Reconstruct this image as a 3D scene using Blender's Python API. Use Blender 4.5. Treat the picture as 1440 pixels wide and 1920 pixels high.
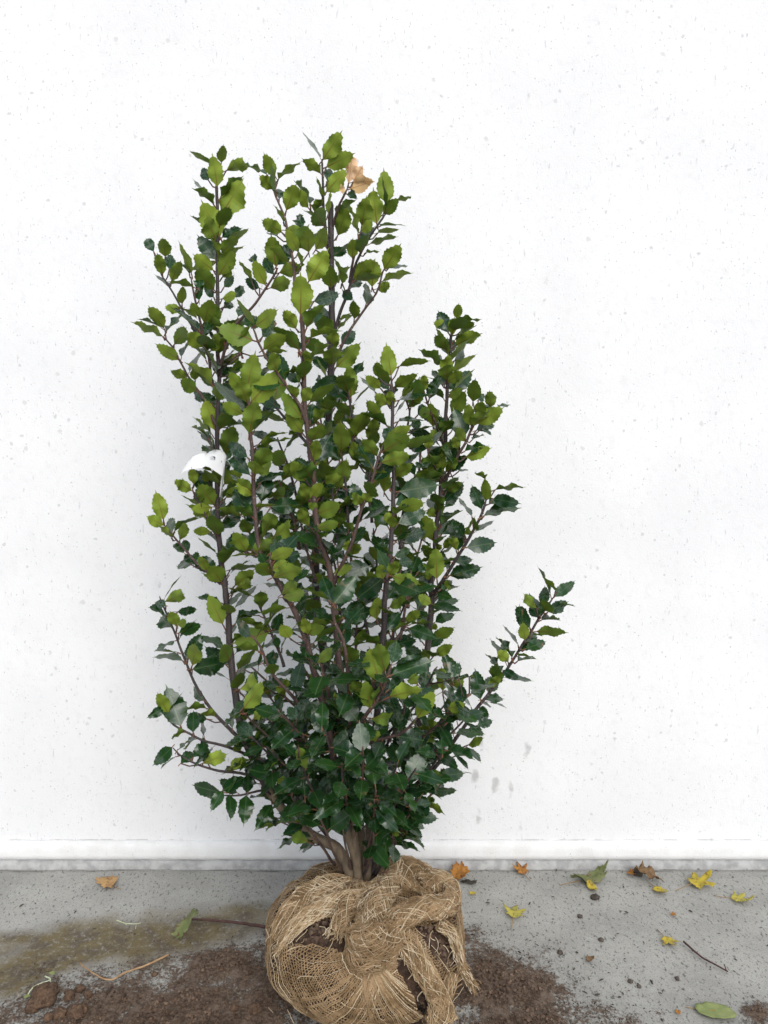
import bpy, math, random
import numpy as np
from mathutils import Vector, Matrix, noise
random.seed(7); np.random.seed(7)
R = math.radians
sc = bpy.context.scene
for o in list(bpy.data.objects): bpy.data.objects.remove(o)
C = sc.collection

# ------------------------------------------------------------------ camera, sky, sun, exposure
CAM_H, PITCH, F = 1.0, R(5.0), 1450.0           # camera height (m), downward pitch, focal length in photo pixels
cam_d = bpy.data.cameras.new('camera'); cam = bpy.data.objects.new('camera', cam_d); C.objects.link(cam)
cam.location = (0, 0, CAM_H); cam.rotation_euler = (math.pi/2 - PITCH, 0, 0)
cam_d.sensor_fit = 'VERTICAL'; cam_d.sensor_height = 36; cam_d.lens = 36*F/1920
cam_d.clip_start = 0.05; cam_d.clip_end = 500
sc.camera = cam
SUN_EL, SUN_AZ = R(40), R(163)                  # azimuth clockwise from +Y: the light comes from behind the camera
w = bpy.data.worlds.new('World'); sc.world = w; w.use_nodes = True
nt = w.node_tree; bg = nt.nodes['Background']
sky = nt.nodes.new('ShaderNodeTexSky'); sky.sky_type = 'NISHITA'; sky.sun_disc = False
sky.sun_elevation = SUN_EL; sky.sun_rotation = SUN_AZ; sky.air_density = 1.0; sky.dust_density = 2.0; sky.ozone_density = 1.0
hs = nt.nodes.new('ShaderNodeHueSaturation'); hs.inputs['Saturation'].default_value = 0.55
nt.links.new(sky.outputs[0], hs.inputs['Color']); nt.links.new(hs.outputs[0], bg.inputs['Color'])
bg.inputs['Strength'].default_value = 0.15
sd = bpy.data.lights.new('sun', 'SUN'); so = bpy.data.objects.new('sun', sd); C.objects.link(so)
sd.energy = 1.5; sd.angle = R(50); sd.color = (1, 0.99, 0.975)
sdir = Vector((math.sin(SUN_AZ)*math.cos(SUN_EL), math.cos(SUN_AZ)*math.cos(SUN_EL), math.sin(SUN_EL)))
so.rotation_euler = sdir.to_track_quat('Z', 'Y').to_euler(); so.location = sdir*6
sc.view_settings.view_transform = 'Standard'; sc.view_settings.look = 'None'
sc.view_settings.exposure = 0.30; sc.view_settings.gamma = 1
sc.cycles.max_bounces = 6; sc.cycles.diffuse_bounces = 3; sc.cycles.glossy_bounces = 2; sc.cycles.transmission_bounces = 3

# ------------------------------------------------------------------ pixel helpers (photo is 1440 x 1920)
cs, sn = math.cos(PITCH), math.sin(PITCH)
def ray(px, py):
    u, v = (px-720)/F, -(py-960)/F
    return Vector((u, cs+v*sn, -sn+v*cs))
EYE = Vector((0, 0, CAM_H))
def P(px, py, Y):
    d = ray(px, py); return EYE + d*(Y/d.y)
def G(px, py, z=0.0):
    d = ray(px, py); return EYE + d*((CAM_H-z)/-d.z)
def proj(p):
    q = Vector(p)-EYE; zc = q.y*cs - q.z*sn; yc = q.y*sn + q.z*cs
    return 720+F*q.x/zc, 960-F*yc/zc
def inpoly(x, y, poly):
    r = False; j = len(poly)-1
    for i in range(len(poly)):
        xi, yi = poly[i]; xj, yj = poly[j]
        if (yi > y) != (yj > y) and x < (xj-xi)*(y-yi)/(yj-yi)+xi: r = not r
        j = i
    return r
def nz(x, y=0, z=0): return noise.noise(Vector((x, y, z)))
def rnd(a, b): return random.uniform(a, b)

# ------------------------------------------------------------------ node materials
class NT:
    def __init__(s, name):
        s.m = bpy.data.materials.new(name); s.m.use_nodes = True; s.t = s.m.node_tree
        s.b = s.t.nodes['Principled BSDF']; s.out = s.t.nodes['Material Output']
    def n(s, typ, **kw):
        o = s.t.nodes.new(typ)
        for k, v in kw.items():
            if k in o.inputs: o.inputs[k].default_value = v
            else: setattr(o, k, v)
        return o
    def l(s, a, b): s.t.links.new(a, b)
    def mix(s, fac, a, b, mode='MIX'):
        m = s.t.nodes.new('ShaderNodeMix'); m.data_type = 'RGBA'; m.blend_type = mode
        for v, i in ((fac, 0), (a, 6), (b, 7)):
            if hasattr(v, 'is_linked'): s.l(v, m.inputs[i])
            else: m.inputs[i].default_value = v if i == 0 else (*v, 1)
        return m.outputs[2]
    def math(s, op, a, b=0.0, clamp=False):
        m = s.t.nodes.new('ShaderNodeMath'); m.operation = op; m.use_clamp = clamp
        for v, i in ((a, 0), (b, 1)):
            if hasattr(v, 'is_linked'): s.l(v, m.inputs[i])
            else: m.inputs[i].default_value = v
        return m.outputs[0]
    def ramp(s, v, lo, hi):
        m = s.t.nodes.new('ShaderNodeMapRange'); m.clamp = True; m.interpolation_type = 'SMOOTHSTEP'
        s.l(v, m.inputs[0]); m.inputs[1].default_value = lo; m.inputs[2].default_value = hi
        return m.outputs[0]
    def obj(s, scale=(1, 1, 1)):
        c = s.t.nodes.new('ShaderNodeTexCoord'); m = s.t.nodes.new('ShaderNodeMapping')
        m.inputs['Scale'].default_value = scale; s.l(c.outputs['Object'], m.inputs[0]); return m.outputs[0]
    def noise(s, vec, scale, detail=3, rough=.55):
        n = s.n('ShaderNodeTexNoise', Scale=scale, Detail=detail, Roughness=rough)
        if vec is not None: s.l(vec, n.inputs['Vector'])
        return n.outputs['Fac']
    def bump(s, h, strength, dist):
        b = s.n('ShaderNodeBump', Strength=strength, Distance=dist); s.l(h, b.inputs['Height'])
        s.l(b.outputs[0], s.b.inputs['Normal']); return b

def mat_simple(name, c1, c2, scale=60, rough=.8, bump=.3, bdist=.002, stretch=(1, 1, 1), spec=.3):
    k = NT(name); v = k.obj(stretch)
    f = k.ramp(k.noise(v, scale, 4), .35, .65)
    k.l(k.mix(f, c1, c2), k.b.inputs['Base Color'])
    k.b.inputs['Roughness'].default_value = rough; k.b.inputs['Specular IOR Level'].default_value = spec
    if bump: k.bump(k.noise(v, scale*1.7, 4), bump, bdist)
    return k.m

def mat_wall():
    k = NT('painted_concrete'); v = k.obj()
    base = k.mix(k.ramp(k.noise(v, 3.2, 4), .3, .7), (.750, .756, .764), (.70, .706, .716))
    base = k.mix(k.math('MULTIPLY', k.ramp(k.noise(v, 45, 4, .65), .50, .72), .20), base, (.54, .54, .545))
    # short scratchy dashes
    for sc_, rot, st in ((200, .55, .8), (140, -.7, .7), (85, .2, .5)):
        mp = k.n('ShaderNodeMapping'); mp.inputs['Rotation'].default_value = (0, rot, 0); mp.inputs['Scale'].default_value = (1.2, 1, .30)
        k.l(v, mp.inputs[0])
        f = k.ramp(k.noise(mp.outputs[0], sc_, 3, .6), .645, .73)
        base = k.mix(k.math('MULTIPLY', f, st), base, (.42, .43, .44))
    # scattered round spots, one random cell in some
    for sc_, thr, rad, col, st in ((38, .84, .17, (.42, .42, .43), .5), (26, .90, .16, (.5, .5, .5), .5), (9, .84, .06, (.34, .35, .35), .6), (110, .78, .20, (.32, .33, .34), .55)):
        vo = k.n('ShaderNodeTexVoronoi', Scale=sc_); vd = k.n('ShaderNodeTexNoise', Scale=60.0)
        k.l(v, vd.inputs['Vector']); add = k.n('ShaderNodeVectorMath', operation='MULTIPLY_ADD')
        k.l(vd.outputs['Color'], add.inputs[0]); add.inputs[1].default_value = (.012,)*3; k.l(v, add.inputs[2])
        k.l(add.outputs[0], vo.inputs['Vector'])
        sep = k.n('ShaderNodeSeparateColor'); k.l(vo.outputs['Color'], sep.inputs[0])
        sel = k.math('GREATER_THAN', sep.outputs[0], thr)
        dot = k.math('SUBTRACT', 1.0, k.ramp(vo.outputs['Distance'], rad*.6, rad))
        base = k.mix(k.math('MULTIPLY', k.math('MULTIPLY', sel, dot), st), base, col)
    # elongated drip marks low on the wall, right of the plant
    mp = k.n('ShaderNodeMapping'); mp.inputs['Scale'].default_value = (1, 1, .5); k.l(v, mp.inputs[0])
    vd = k.n('ShaderNodeTexNoise', Scale=35.0); k.l(v, vd.inputs['Vector'])
    add = k.n('ShaderNodeVectorMath', operation='MULTIPLY_ADD'); k.l(vd.outputs['Color'], add.inputs[0])
    add.inputs[1].default_value = (.03,)*3; k.l(mp.outputs[0], add.inputs[2])
    vo = k.n('ShaderNodeTexVoronoi', Scale=24.0); k.l(add.outputs[0], vo.inputs['Vector'])
    sep = k.n('ShaderNodeSeparateColor'); k.l(vo.outputs['Color'], sep.inputs[0])
    dot = k.math('MULTIPLY', k.math('GREATER_THAN', sep.outputs[1], .50), k.math('SUBTRACT', 1.0, k.ramp(vo.outputs['Distance'], .16, .34)))
    c = P(925, 1420, 1.77)-Vector((0, 1.77, 0)); vm = k.n('ShaderNodeVectorMath', operation='DISTANCE'); k.l(v, vm.inputs[0]); vm.inputs[1].default_value = c
    reg = k.math('SUBTRACT', 1.0, k.ramp(vm.outputs['Value'], .13, .26))
    base = k.mix(k.math('MULTIPLY', k.math('MULTIPLY', dot, reg), .62), base, (.33, .33, .33))
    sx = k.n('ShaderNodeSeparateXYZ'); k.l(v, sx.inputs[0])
    gap_shade = k.math('SUBTRACT', 1.0, k.ramp(k.math('ABSOLUTE', k.math('SUBTRACT', sx.outputs[2], .0605)), .0006, .0022))  # broken dark line: gap shadow above the plinth, painted into the wall colour
    base = k.mix(k.math('MULTIPLY', k.math('MULTIPLY', gap_shade, k.ramp(k.noise(v, 24, 4), .42, .62)), .55), base, (.28, .28, .275))
    spl = k.math('MULTIPLY', k.math('SUBTRACT', 1.0, k.ramp(sx.outputs[2], .06, .42)), k.ramp(k.noise(v, 420, 3, .6), .63, .70))
    base = k.mix(k.math('MULTIPLY', spl, .75), base, (.17, .165, .155))
    k.l(base, k.b.inputs['Base Color']); k.b.inputs['Roughness'].default_value = .7; k.b.inputs['Specular IOR Level'].default_value = .25
    h = k.math('ADD', k.noise(v, 260, 3), k.math('MULTIPLY', k.noise(v, 60, 4), .9))
    k.bump(h, .35, .0016)
    return k.m

def mat_plinth():
    k = NT('plinth_concrete'); v = k.obj()
    sx = k.n('ShaderNodeSeparateXYZ'); k.l(v, sx.inputs[0])
    base = k.mix(k.ramp(k.noise(v, 25, 4), .35, .7), (.70, .705, .70), (.64, .64, .63))
    low = k.math('SUBTRACT', 1.0, k.ramp(k.math('ADD', sx.outputs[2], k.math('MULTIPLY', k.noise(k.obj((1, 1, 4)), 7, 4), .022)), .017, .032))
    base = k.mix(k.math('MULTIPLY', low, .5), base, (.42, .42, .41))
    f = k.ramp(k.noise(v, 300, 3), .66, .74); base = k.mix(k.math('MULTIPLY', f, .7), base, (.2, .2, .2))
    k.l(base, k.b.inputs['Base Color']); k.b.inputs['Roughness'].default_value = .85
    k.bump(k.noise(v, 400, 4), .6, .0016); return k.m

def mat_ground():
    k = NT('yard_concrete'); v = k.obj()
    a = lambda nm: k.n('ShaderNodeAttribute', attribute_name=nm).outputs['Fac']
    base = k.mix(k.ramp(k.noise(v, 6, 5, .6), .3, .7), (.335, .33, .30), (.25, .246, .224))
    base = k.mix(k.math('MULTIPLY', k.ramp(k.noise(v, 60, 5, .7), .48, .72), .5), base, (.37, .37, .35))
    # flecks of dark grit
    mp = k.n('ShaderNodeMapping'); mp.inputs['Rotation'].default_value = (0, 0, .6); mp.inputs['Scale'].default_value = (1, .5, 1); k.l(v, mp.inputs[0])
    base = k.mix(k.math('MULTIPLY', k.ramp(k.noise(mp.outputs[0], 170, 3), .585, .66), .8), base, (.085, .085, .08))
    base = k.mix(k.math('MULTIPLY', k.ramp(k.noise(v, 330, 3), .57, .66), .75), base, (.12, .12, .115))
    base = k.mix(k.math('MULTIPLY', k.ramp(k.noise(v, 240, 2), .68, .75), .5), base, (.55, .55, .53))
    joint = a('joint'); base = k.mix(joint, base, (.035, .035, .033))
    moss = k.math('MULTIPLY', a('moss'), k.ramp(k.noise(v, 85, 6, .8), .28, .50))
    base = k.mix(k.math('MULTIPLY', moss, .9), base, k.mix(k.ramp(k.noise(v, 25, 4), .4, .65), (.105, .075, .020), (.062, .042, .018)))
    soil = a('soil'); sm = k.ramp(k.math('ADD', soil, k.math('MULTIPLY', k.math('SUBTRACT', k.noise(v, 120, 6, .8), .5), 2.2)), .30, .62)
    dirt = k.mix(k.ramp(k.noise(v, 150, 4, .7), .35, .65), (.050, .034, .024), (.140, .098, .069))
    dirt = k.mix(k.math('MULTIPLY', k.ramp(k.noise(v, 30, 3), .5, .7), .5), dirt, (.17, .13, .10))
    base = k.mix(sm, base, dirt)
    k.l(base, k.b.inputs['Base Color'])
    ro = k.n('ShaderNodeMapRange'); k.l(sm, ro.inputs[0]); ro.inputs[3].default_value = .62; ro.inputs[4].default_value = .95; k.l(ro.outputs[0], k.b.inputs['Roughness'])
    k.b.inputs['Specular IOR Level'].default_value = .3
    h = k.math('ADD', k.noise(v, 230, 4), k.math('MULTIPLY', k.math('MULTIPLY', k.noise(v, 130, 5, .7), sm), 2.2))
    k.bump(h, .6, .002); return k.m

def leaf_nodes(k):
    uv = k.n('ShaderNodeUVMap', uv_map='UVMap'); s = k.n('ShaderNodeSeparateXYZ'); k.l(uv.outputs[0], s.inputs[0])
    t1 = k.n('ShaderNodeAttribute', attribute_type='OBJECT', attribute_name='tone').outputs['Fac']
    t2 = k.n('ShaderNodeAttribute', attribute_type='GEOMETRY', attribute_name='tone').outputs['Fac']
    tone = k.math('ADD', t1, t2)
    u = k.math('ABSOLUTE', k.math('SUBTRACT', s.outputs[0], .5))
    return u, s.outputs[1], tone
def finish_leaf(k, col, trans, transcol):
    tr = k.n('ShaderNodeBsdfTranslucent'); mx = k.n('ShaderNodeMixShader'); mx.inputs[0].default_value = trans
    if hasattr(transcol, 'is_linked'): k.l(transcol, tr.inputs[0])
    else: tr.inputs[0].default_value = (*transcol, 1)
    k.l(col, k.b.inputs['Base Color']); k.l(k.b.outputs[0], mx.inputs[1]); k.l(tr.outputs[0], mx.inputs[2]); k.l(mx.outputs[0], k.out.inputs[0])
def mat_leaf_top():
    k = NT('holly_leaf_upper'); u, vv, tone = leaf_nodes(k); ob = k.obj()
    col = k.mix(tone, (.007, .030, .010), (.030, .088, .015))
    col = k.mix(k.math('MULTIPLY', k.ramp(k.noise(ob, 5, 3), .4, .7), .5), col, (.010, .044, .018))
    # pale, dusty water-mark film and tan scorch on some leaves
    geo = k.n('ShaderNodeNewGeometry').outputs['Position']
    film = k.math('MULTIPLY', k.ramp(k.noise(geo, 26, 3), .52, .70), k.ramp(k.noise(geo, 240, 3, .7), .38, .62))
    col = k.mix(k.math('MULTIPLY', film, .30), col, (.20, .24, .22))
    sc_ = k.math('MULTIPLY', k.ramp(k.noise(geo, 38, 2), .66, .72), k.ramp(vv, .35, .8)); col = k.mix(sc_, col, (.20, .13, .07))
    col = k.mix(k.math('MULTIPLY', k.ramp(u, .40, .52), .35), col, (.09, .14, .05))
    rib = k.math('SUBTRACT', 1.0, k.ramp(u, .012, .034)); col = k.mix(k.math('MULTIPLY', rib, .6), col, (.10, .16, .06))
    ro = k.n('ShaderNodeMapRange'); k.l(film, ro.inputs[0]); ro.inputs[3].default_value = .20; ro.inputs[4].default_value = .5
    k.l(ro.outputs[0], k.b.inputs['Roughness']); k.b.inputs['Specular IOR Level'].default_value = .62
    k.bump(k.noise(geo, 160, 2), .25, .0012)
    finish_leaf(k, col, .22, (.16, .30, .02)); return k.m
def mat_leaf_under():
    k = NT('holly_leaf_underside'); u, vv, tone = leaf_nodes(k)
    geo = k.n('ShaderNodeNewGeometry').outputs['Position']
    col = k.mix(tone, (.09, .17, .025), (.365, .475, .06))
    col = k.mix(k.math('MULTIPLY', k.ramp(k.noise(geo, 60, 3), .42, .68), .3), col, (.11, .20, .03))
    edge = k.ramp(u, .30, .52); col = k.mix(k.math('MULTIPLY', edge, .25), col, (.12, .21, .03))
    rib = k.math('SUBTRACT', 1.0, k.ramp(u, .012, .040)); red = k.math('SUBTRACT', 1.0, k.ramp(vv, .15, .75))
    col = k.mix(k.math('MULTIPLY', rib, k.math('ADD', k.math('MULTIPLY', red, .75), .15)), col, (.23, .055, .035))
    k.b.inputs['Roughness'].default_value = .5; k.b.inputs['Specular IOR Level'].default_value = .35
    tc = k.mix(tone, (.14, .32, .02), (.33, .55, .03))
    finish_leaf(k, col, .38, tc); return k.m
def mat_leaf_yellow():
    k = NT('holly_leaf_yellowed'); u, vv, tone = leaf_nodes(k)
    col = k.mix(tone, (.72, .58, .18), (.85, .62, .42))
    rib = k.math('SUBTRACT', 1.0, k.ramp(u, .015, .04)); col = k.mix(k.math('MULTIPLY', rib, .6), col, (.3, .09, .06))
    k.b.inputs['Roughness'].default_value = .5
    finish_leaf(k, col, .4, (.95, .74, .45)); return k.m
def mat_bark(name, c1, c2, c3):
    k = NT(name); v = k.obj()
    col = k.mix(k.ramp(k.noise(k.obj((1, 1, .25)), 90, 4), .35, .65), c1, c2)
    col = k.mix(k.ramp(k.noise(v, 320, 2), .64, .70), col, c3)
    k.l(col, k.b.inputs['Base Color']); k.b.inputs['Roughness'].default_value = .6; k.b.inputs['Specular IOR Level'].default_value = .3
    k.bump(k.noise(v, 260, 3), .5, .002); return k.m
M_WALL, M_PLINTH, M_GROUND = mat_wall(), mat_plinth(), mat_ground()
M_TOP, M_UND, M_YEL = mat_leaf_top(), mat_leaf_under(), mat_leaf_yellow()
M_BARK_OLD = mat_bark('trunk_bark', (.19, .145, .095), (.115, .09, .065), (.25, .21, .15))
M_BARK = mat_bark('stem_bark', (.042, .034, .034), (.065, .053, .052), (.17, .14, .12))
M_SHOOT = mat_bark('young_shoot_bark', (.066, .042, .038), (.105, .068, .058), (.26, .20, .16))
M_PET = mat_simple('petiole_red', (.20, .06, .045), (.15, .10, .04), 200, .5, 0)
M_SOIL = mat_simple('root_soil', (.034, .020, .014), (.088, .054, .036), 90, .95, 1.0, .006)
M_CRUMB = mat_simple('soil_crumb', (.050, .032, .022), (.165, .112, .078), 35, .95, .5, .002)
M_GRIT = mat_simple('dark_grit', (.034, .029, .024), (.095, .078, .062), 60, .85, .3)
M_BURLAP = mat_simple('jute_weave', (.06, .038, .021), (.28, .19, .10), 230, .9, 1.0, .004)
M_JUTE = mat_simple('jute_thread', (.225, .145, .072), (.41, .285, .16), 28, .85, 0)
M_JUTE_L = mat_simple('frayed_jute', (.46, .35, .21), (.64, .54, .39), 40, .8, 0)
M_TAGW = mat_simple('white_plastic', (.82, .82, .82), (.80, .80, .80), 20, .45, 0)

# ------------------------------------------------------------------ mesh helpers
class MB:
    def __init__(s): s.v = []; s.f = []; s.mi = []
    def add(s, vs, fs, mi=0):
        o = len(s.v); s.v.extend([tuple(q) for q in vs]); s.f.extend([tuple(i+o for i in f) for f in fs]); s.mi.extend([mi]*len(fs))
    def tube(s, pts, rad, n=6, cap=True, mi=0):
        pts = [Vector(p) for p in pts]; m = len(pts); vs = []; fs = []
        if not hasattr(rad, '__len__'): rad = [rad]*m
        up = None
        for i in range(m):
            t = (pts[min(i+1, m-1)]-pts[max(i-1, 0)])
            t = t.normalized() if t.length > 1e-9 else Vector((0, 0, 1))
            if up is None: up = t.orthogonal().normalized()
            up = (up - t*up.dot(t)); up = up.normalized() if up.length > 1e-6 else t.orthogonal().normalized()
            b = t.cross(up)
            for j in range(n):
                a = 2*math.pi*j/n; vs.append(pts[i]+(up*math.cos(a)+b*math.sin(a))*rad[i])
        for i in range(m-1):
            for j in range(n): fs.append((i*n+j, i*n+(j+1) % n, (i+1)*n+(j+1) % n, (i+1)*n+j))
        if cap: fs.append(tuple(range(n))[::-1]); fs.append(tuple(range((m-1)*n, m*n)))
        s.add(vs, fs, mi)
    def build(s, name, mats, parent=None, smooth=True, kind=None):
        me = bpy.data.meshes.new(name); off = parent.location if parent else Vector()
        me.from_pydata([(x-off.x, y-off.y, z-off.z) for x, y, z in s.v], [], s.f)
        for m in (mats if isinstance(mats, (list, tuple)) else [mats]): me.materials.append(m)
        me.polygons.foreach_set('material_index', s.mi); me.polygons.foreach_set('use_smooth', [smooth]*len(s.f)); me.update()
        o = bpy.data.objects.new(name, me); C.objects.link(o)
        if parent: o.parent = parent
        if kind: o['kind'] = kind
        return o
def thing(name, label, cat, loc, group=None):
    o = bpy.data.objects.new(name, None); C.objects.link(o); o.location = loc; o.empty_display_size = .05
    o['label'] = label; o['category'] = cat
    if group: o['group'] = group
    return o
def tag(o, label, cat, group=None):
    o['label'] = label; o['category'] = cat
    if group: o['group'] = group
def spline(pts, step=.012):
    """Catmull-Rom through 3-D points"""
    pts = [Vector(p) for p in pts]; out = []
    for i in range(len(pts)-1):
        p0, p1, p2, p3 = pts[max(i-1, 0)], pts[i], pts[i+1], pts[min(i+2, len(pts)-1)]
        n = max(1, int((p2-p1).length/step))
        for j in range(n):
            t = j/n
            out.append(.5*((2*p1)+(p2-p0)*t+(2*p0-5*p1+4*p2-p3)*t*t+(3*p1-p0-3*p2+p3)*t**3))
    out.append(pts[-1]); return out

# ------------------------------------------------------------------ setting: ground, wall
WY = 1.77                                       # wall face
def ell(px, py, cx, cy, rx, ry, rot=0):
    dx, dy = px-cx, py-cy; c_, s_ = math.cos(rot), math.sin(rot)
    return math.hypot((dx*c_+dy*s_)/rx, (-dx*s_+dy*c_)/ry)
def soil_amt(x, y):
    px, py = proj((x, y, 0))
    d = min(ell(px, py, 330, 1918, 325, 106, -.08), ell(px, py, 440, 1815, 130, 50, -.1)+.15, ell(px, py, 930, 1855, 150, 72, .2)+.08, ell(px, py, 985, 1930, 165, 70)+.08, ell(px, py, 690, 1850, 230, 110), ell(px, py, 1420, 1900, 50, 40)+.55)
    return max(0, min(1, 1.18-.72*d + .38*nz(x*13, y*13, 1) + .2*nz(x*40, y*40, 4)))
def moss_amt(x, y):
    px, py = proj((x, y, 0))
    d = min(ell(px, py, 210, 1768, 210, 36, -.14), ell(px, py, 350, 1752, 140, 30, -.2), ell(px, py, 40, 1815, 90, 35, -.5), ell(px, py, 60, 1760, 150, 20, 0)+.5)
    return max(0, min(1, (1.9-1.2*d + .7*nz(x*16, y*16, 9))*1.0))
xs = np.concatenate([np.array([-25, -12, -6, -3, -2, -1.4]), np.linspace(-1.1, 1.1, 370), np.array([1.4, 2, 3, 6, 12, 25])])
ys = np.concatenate([np.array([-25, -10, -4, -1, .3, .7]), np.linspace(.95, 1.80, 150), np.array([2.0, 3, 8, 25])])
gv, gs, gm, gj = [], [], [], []
for y in ys:
    for x in xs:
        near = -1.15 < x < 1.15 and .9 < y < 1.81
        s_ = soil_amt(x, y) if near else (0.0 if y > .9 or abs(x) > 1.1 else .25)
        m_ = moss_amt(x, y) if near else 0
        jy = WY-.030+.004*nz(x*9, 3)+.002*nz(x*40, 5)
        gj.append(max(0, 1-abs(y-jy)/.004)*max(0, min(1, .8+1.2*nz(x*7, 8))) if near else 0)
        z = .0015*nz(x*8, y*8, 2)
        z += s_*s_*(.0045+.006*abs(nz(x*60, y*60, 7))) if near else 0
        gv.append((x, y, z)); gs.append(s_); gm.append(m_)
nx = len(xs)
gf = [(j*nx+i, j*nx+i+1, (j+1)*nx+i+1, (j+1)*nx+i) for j in range(len(ys)-1) for i in range(nx-1)]
me = bpy.data.meshes.new('ground'); me.from_pydata(gv, [], gf)
for nm, d in (('soil', gs), ('moss', gm), ('joint', gj)):
    at = me.attributes.new(nm, 'FLOAT', 'POINT'); at.data.foreach_set('value', d)
me.polygons.foreach_set('use_smooth', [True]*len(gf)); me.materials.append(M_GROUND)
ground = bpy.data.objects.new('ground', me); C.objects.link(ground); ground['kind'] = 'structure'

wall = thing('concrete_wall', 'tall white painted concrete wall panel behind the holly', 'wall', (0, WY, 0))
mb = MB()
X0, X1, ZT = -7, 7, 3.4
prof = [(WY, ZT), (WY, .070), (WY-.002, .064), (WY-.003, .060)]
def extr(prof, xsteps, amp=0, seed=0):
    vs = []; fs = []
    for x in xsteps:
        for i, (y, z) in enumerate(prof):
            vs.append((x, y+amp*nz(x*20, i*3+seed), z+amp*.6*nz(x*20, i*3+seed+50)))
    n = len(prof)
    for a in range(len(xsteps)-1):
        for i in range(n-1): fs.append((a*n+i, a*n+i+1, (a+1)*n+i+1, (a+1)*n+i))
    return vs, fs
def box(mb, x0, x1, y0, y1, z0, z1, mi=0):
    vs = [(x, y, z) for z in (z0, z1) for y in (y0, y1) for x in (x0, x1)]
    mb.add(vs, [(0, 1, 5, 4), (2, 6, 7, 3), (0, 4, 6, 2), (1, 3, 7, 5), (4, 5, 7, 6), (0, 2, 3, 1)], mi)
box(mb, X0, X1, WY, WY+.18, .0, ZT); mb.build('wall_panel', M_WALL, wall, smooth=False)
mb = MB(); xst = list(np.arange(-1.5, 1.5, .012)); xst = [X0, -3]+xst+[3, X1]
mb.add(*extr([(WY-.0005, .0585), (WY-.0035, .0575), (WY-.009, .055), (WY-.0125, .050), (WY-.0145, .040), (WY-.0155, .030), (WY-.016, .0195), (WY-.013, .0185), (WY-.003, .0185)], xst, .0012))
mb.build('plinth', M_PLINTH, wall)
mb = MB(); mb.add(*extr([(WY-.003, .0178), (WY-.016, .0178), (WY-.0225, .0140), (WY-.025, .007), (WY-.026, -.004)], xst, .0035, 20)); mb.build('mortar_bed', mat_simple('mortar', (.40, .40, .39), (.27, .27, .265), 40, .9, .3), wall)

# ------------------------------------------------------------------ the holly: root ball
BY = 1.36
base = P(690, 1652, BY); BX = P(684, 1790, BY).x
shrub = thing('holly_shrub', 'bushy holly with glossy spiny leaves, its root ball wrapped in jute netting', 'shrub', (BX, BY, 0))
BC = Vector((BX, BY, .092))
def ball_r(d):
    a, up, dn = .180, .104, .094
    h = math.hypot(d.x, d.y)/a; v = abs(d.z)/(up if d.z > 0 else dn)
    r = (h**2.4+v**2.4)**(-1/2.4)
    return r*(1+.045*nz(d.x*2.2, d.y*2.2, d.z*2.2)+.02*nz(d.x*6, d.y*6, d.z*6))
def ball_p(d, lift=0):
    d = d.normalized(); p = BC+d*(ball_r(d)+lift); p.z = max(p.z, .002+lift*.3); return p
def on_ball(px, py, lift=0, Y=None):
    d = ray(px, py); best = None
    for i in range(300):
        p = EYE+d*(.95+i*.0025); q = p-BC
        if q.length < ball_r(q.normalized())+lift: return p
        e = q.length-ball_r(q.normalized())
        if best is None or e < best[0]: best = (e, p)
    return best[1]
# soil
mb = MB(); vs = []; fs = []
NA, NB = 150, 70
for j in range(NB+1):
    th = math.pi*j/NB
    for i in range(NA):
        ph = 2*math.pi*i/NA
        d = Vector((math.sin(th)*math.cos(ph), math.sin(th)*math.sin(ph), math.cos(th)))
        l_ = -.010+.006*nz(d.x*14, d.y*14, d.z*14)+.004*nz(d.x*35, d.y*35, d.z*35)
        vs.append(ball_p(d, l_))
for j in range(NB):
    for i in range(NA): fs.append((j*NA+i, (j+1)*NA+i, (j+1)*NA+(i+1) % NA, j*NA+(i+1) % NA))
mb.add(vs, fs); soil = mb.build('root_ball', M_SOIL, shrub)
# crumbs of soil sitting in the openings of the net
def clod(mb, c, r, mi=0):
    q = Matrix.Rotation(rnd(0, 6), 3, 'Z') @ Matrix.Rotation(rnd(0, 6), 3, 'X')
    vs = [Vector(v)*r*rnd(.65, 1.25) for v in ((1, 0, 0), (-1, 0, 0), (0, 1, 0), (0, -1, 0), (0, 0, .8), (0, 0, -.8), (.6, .6, .5), (-.6, .6, -.5), (-.6, -.6, .5), (.6, -.6, -.5))]
    vs = [q @ v + Vector(c) for v in vs]
    mb.add(vs, [(0, 6, 4), (6, 2, 4), (2, 1, 4), (1, 8, 4), (8, 3, 4), (3, 0, 4), (0, 9, 5), (9, 3, 5), (3, 1, 5), (1, 7, 5), (7, 2, 5), (2, 0, 5), (0, 2, 6), (2, 7, 1), (1, 3, 8), (3, 9, 0)], mi)
HOLES = [[(560, 1716), (600, 1706), (662, 1712), (668, 1772), (640, 1782), (590, 1770), (538, 1770), (545, 1735)],
         [(738, 1772), (762, 1780), (790, 1820), (812, 1868), (812, 1888), (792, 1905), (770, 1860), (748, 1818)],
         [(775, 1735), (812, 1738), (838, 1752), (858, 1800), (860, 1818), (838, 1812), (812, 1790), (790, 1755)]]
mb = MB()
for k in range(900):
    hp = random.choice(HOLES); x = rnd(min(p[0] for p in hp), max(p[0] for p in hp)); y = rnd(min(p[1] for p in hp), max(p[1] for p in hp))
    p = on_ball(x, y, -.010)
    clod(mb, p, rnd(.0012, .0045) if random.random() < .9 else rnd(.005, .008))
mb.build('soil_crumbs', M_CRUMB, shrub, smooth=False, kind='stuff')

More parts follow.
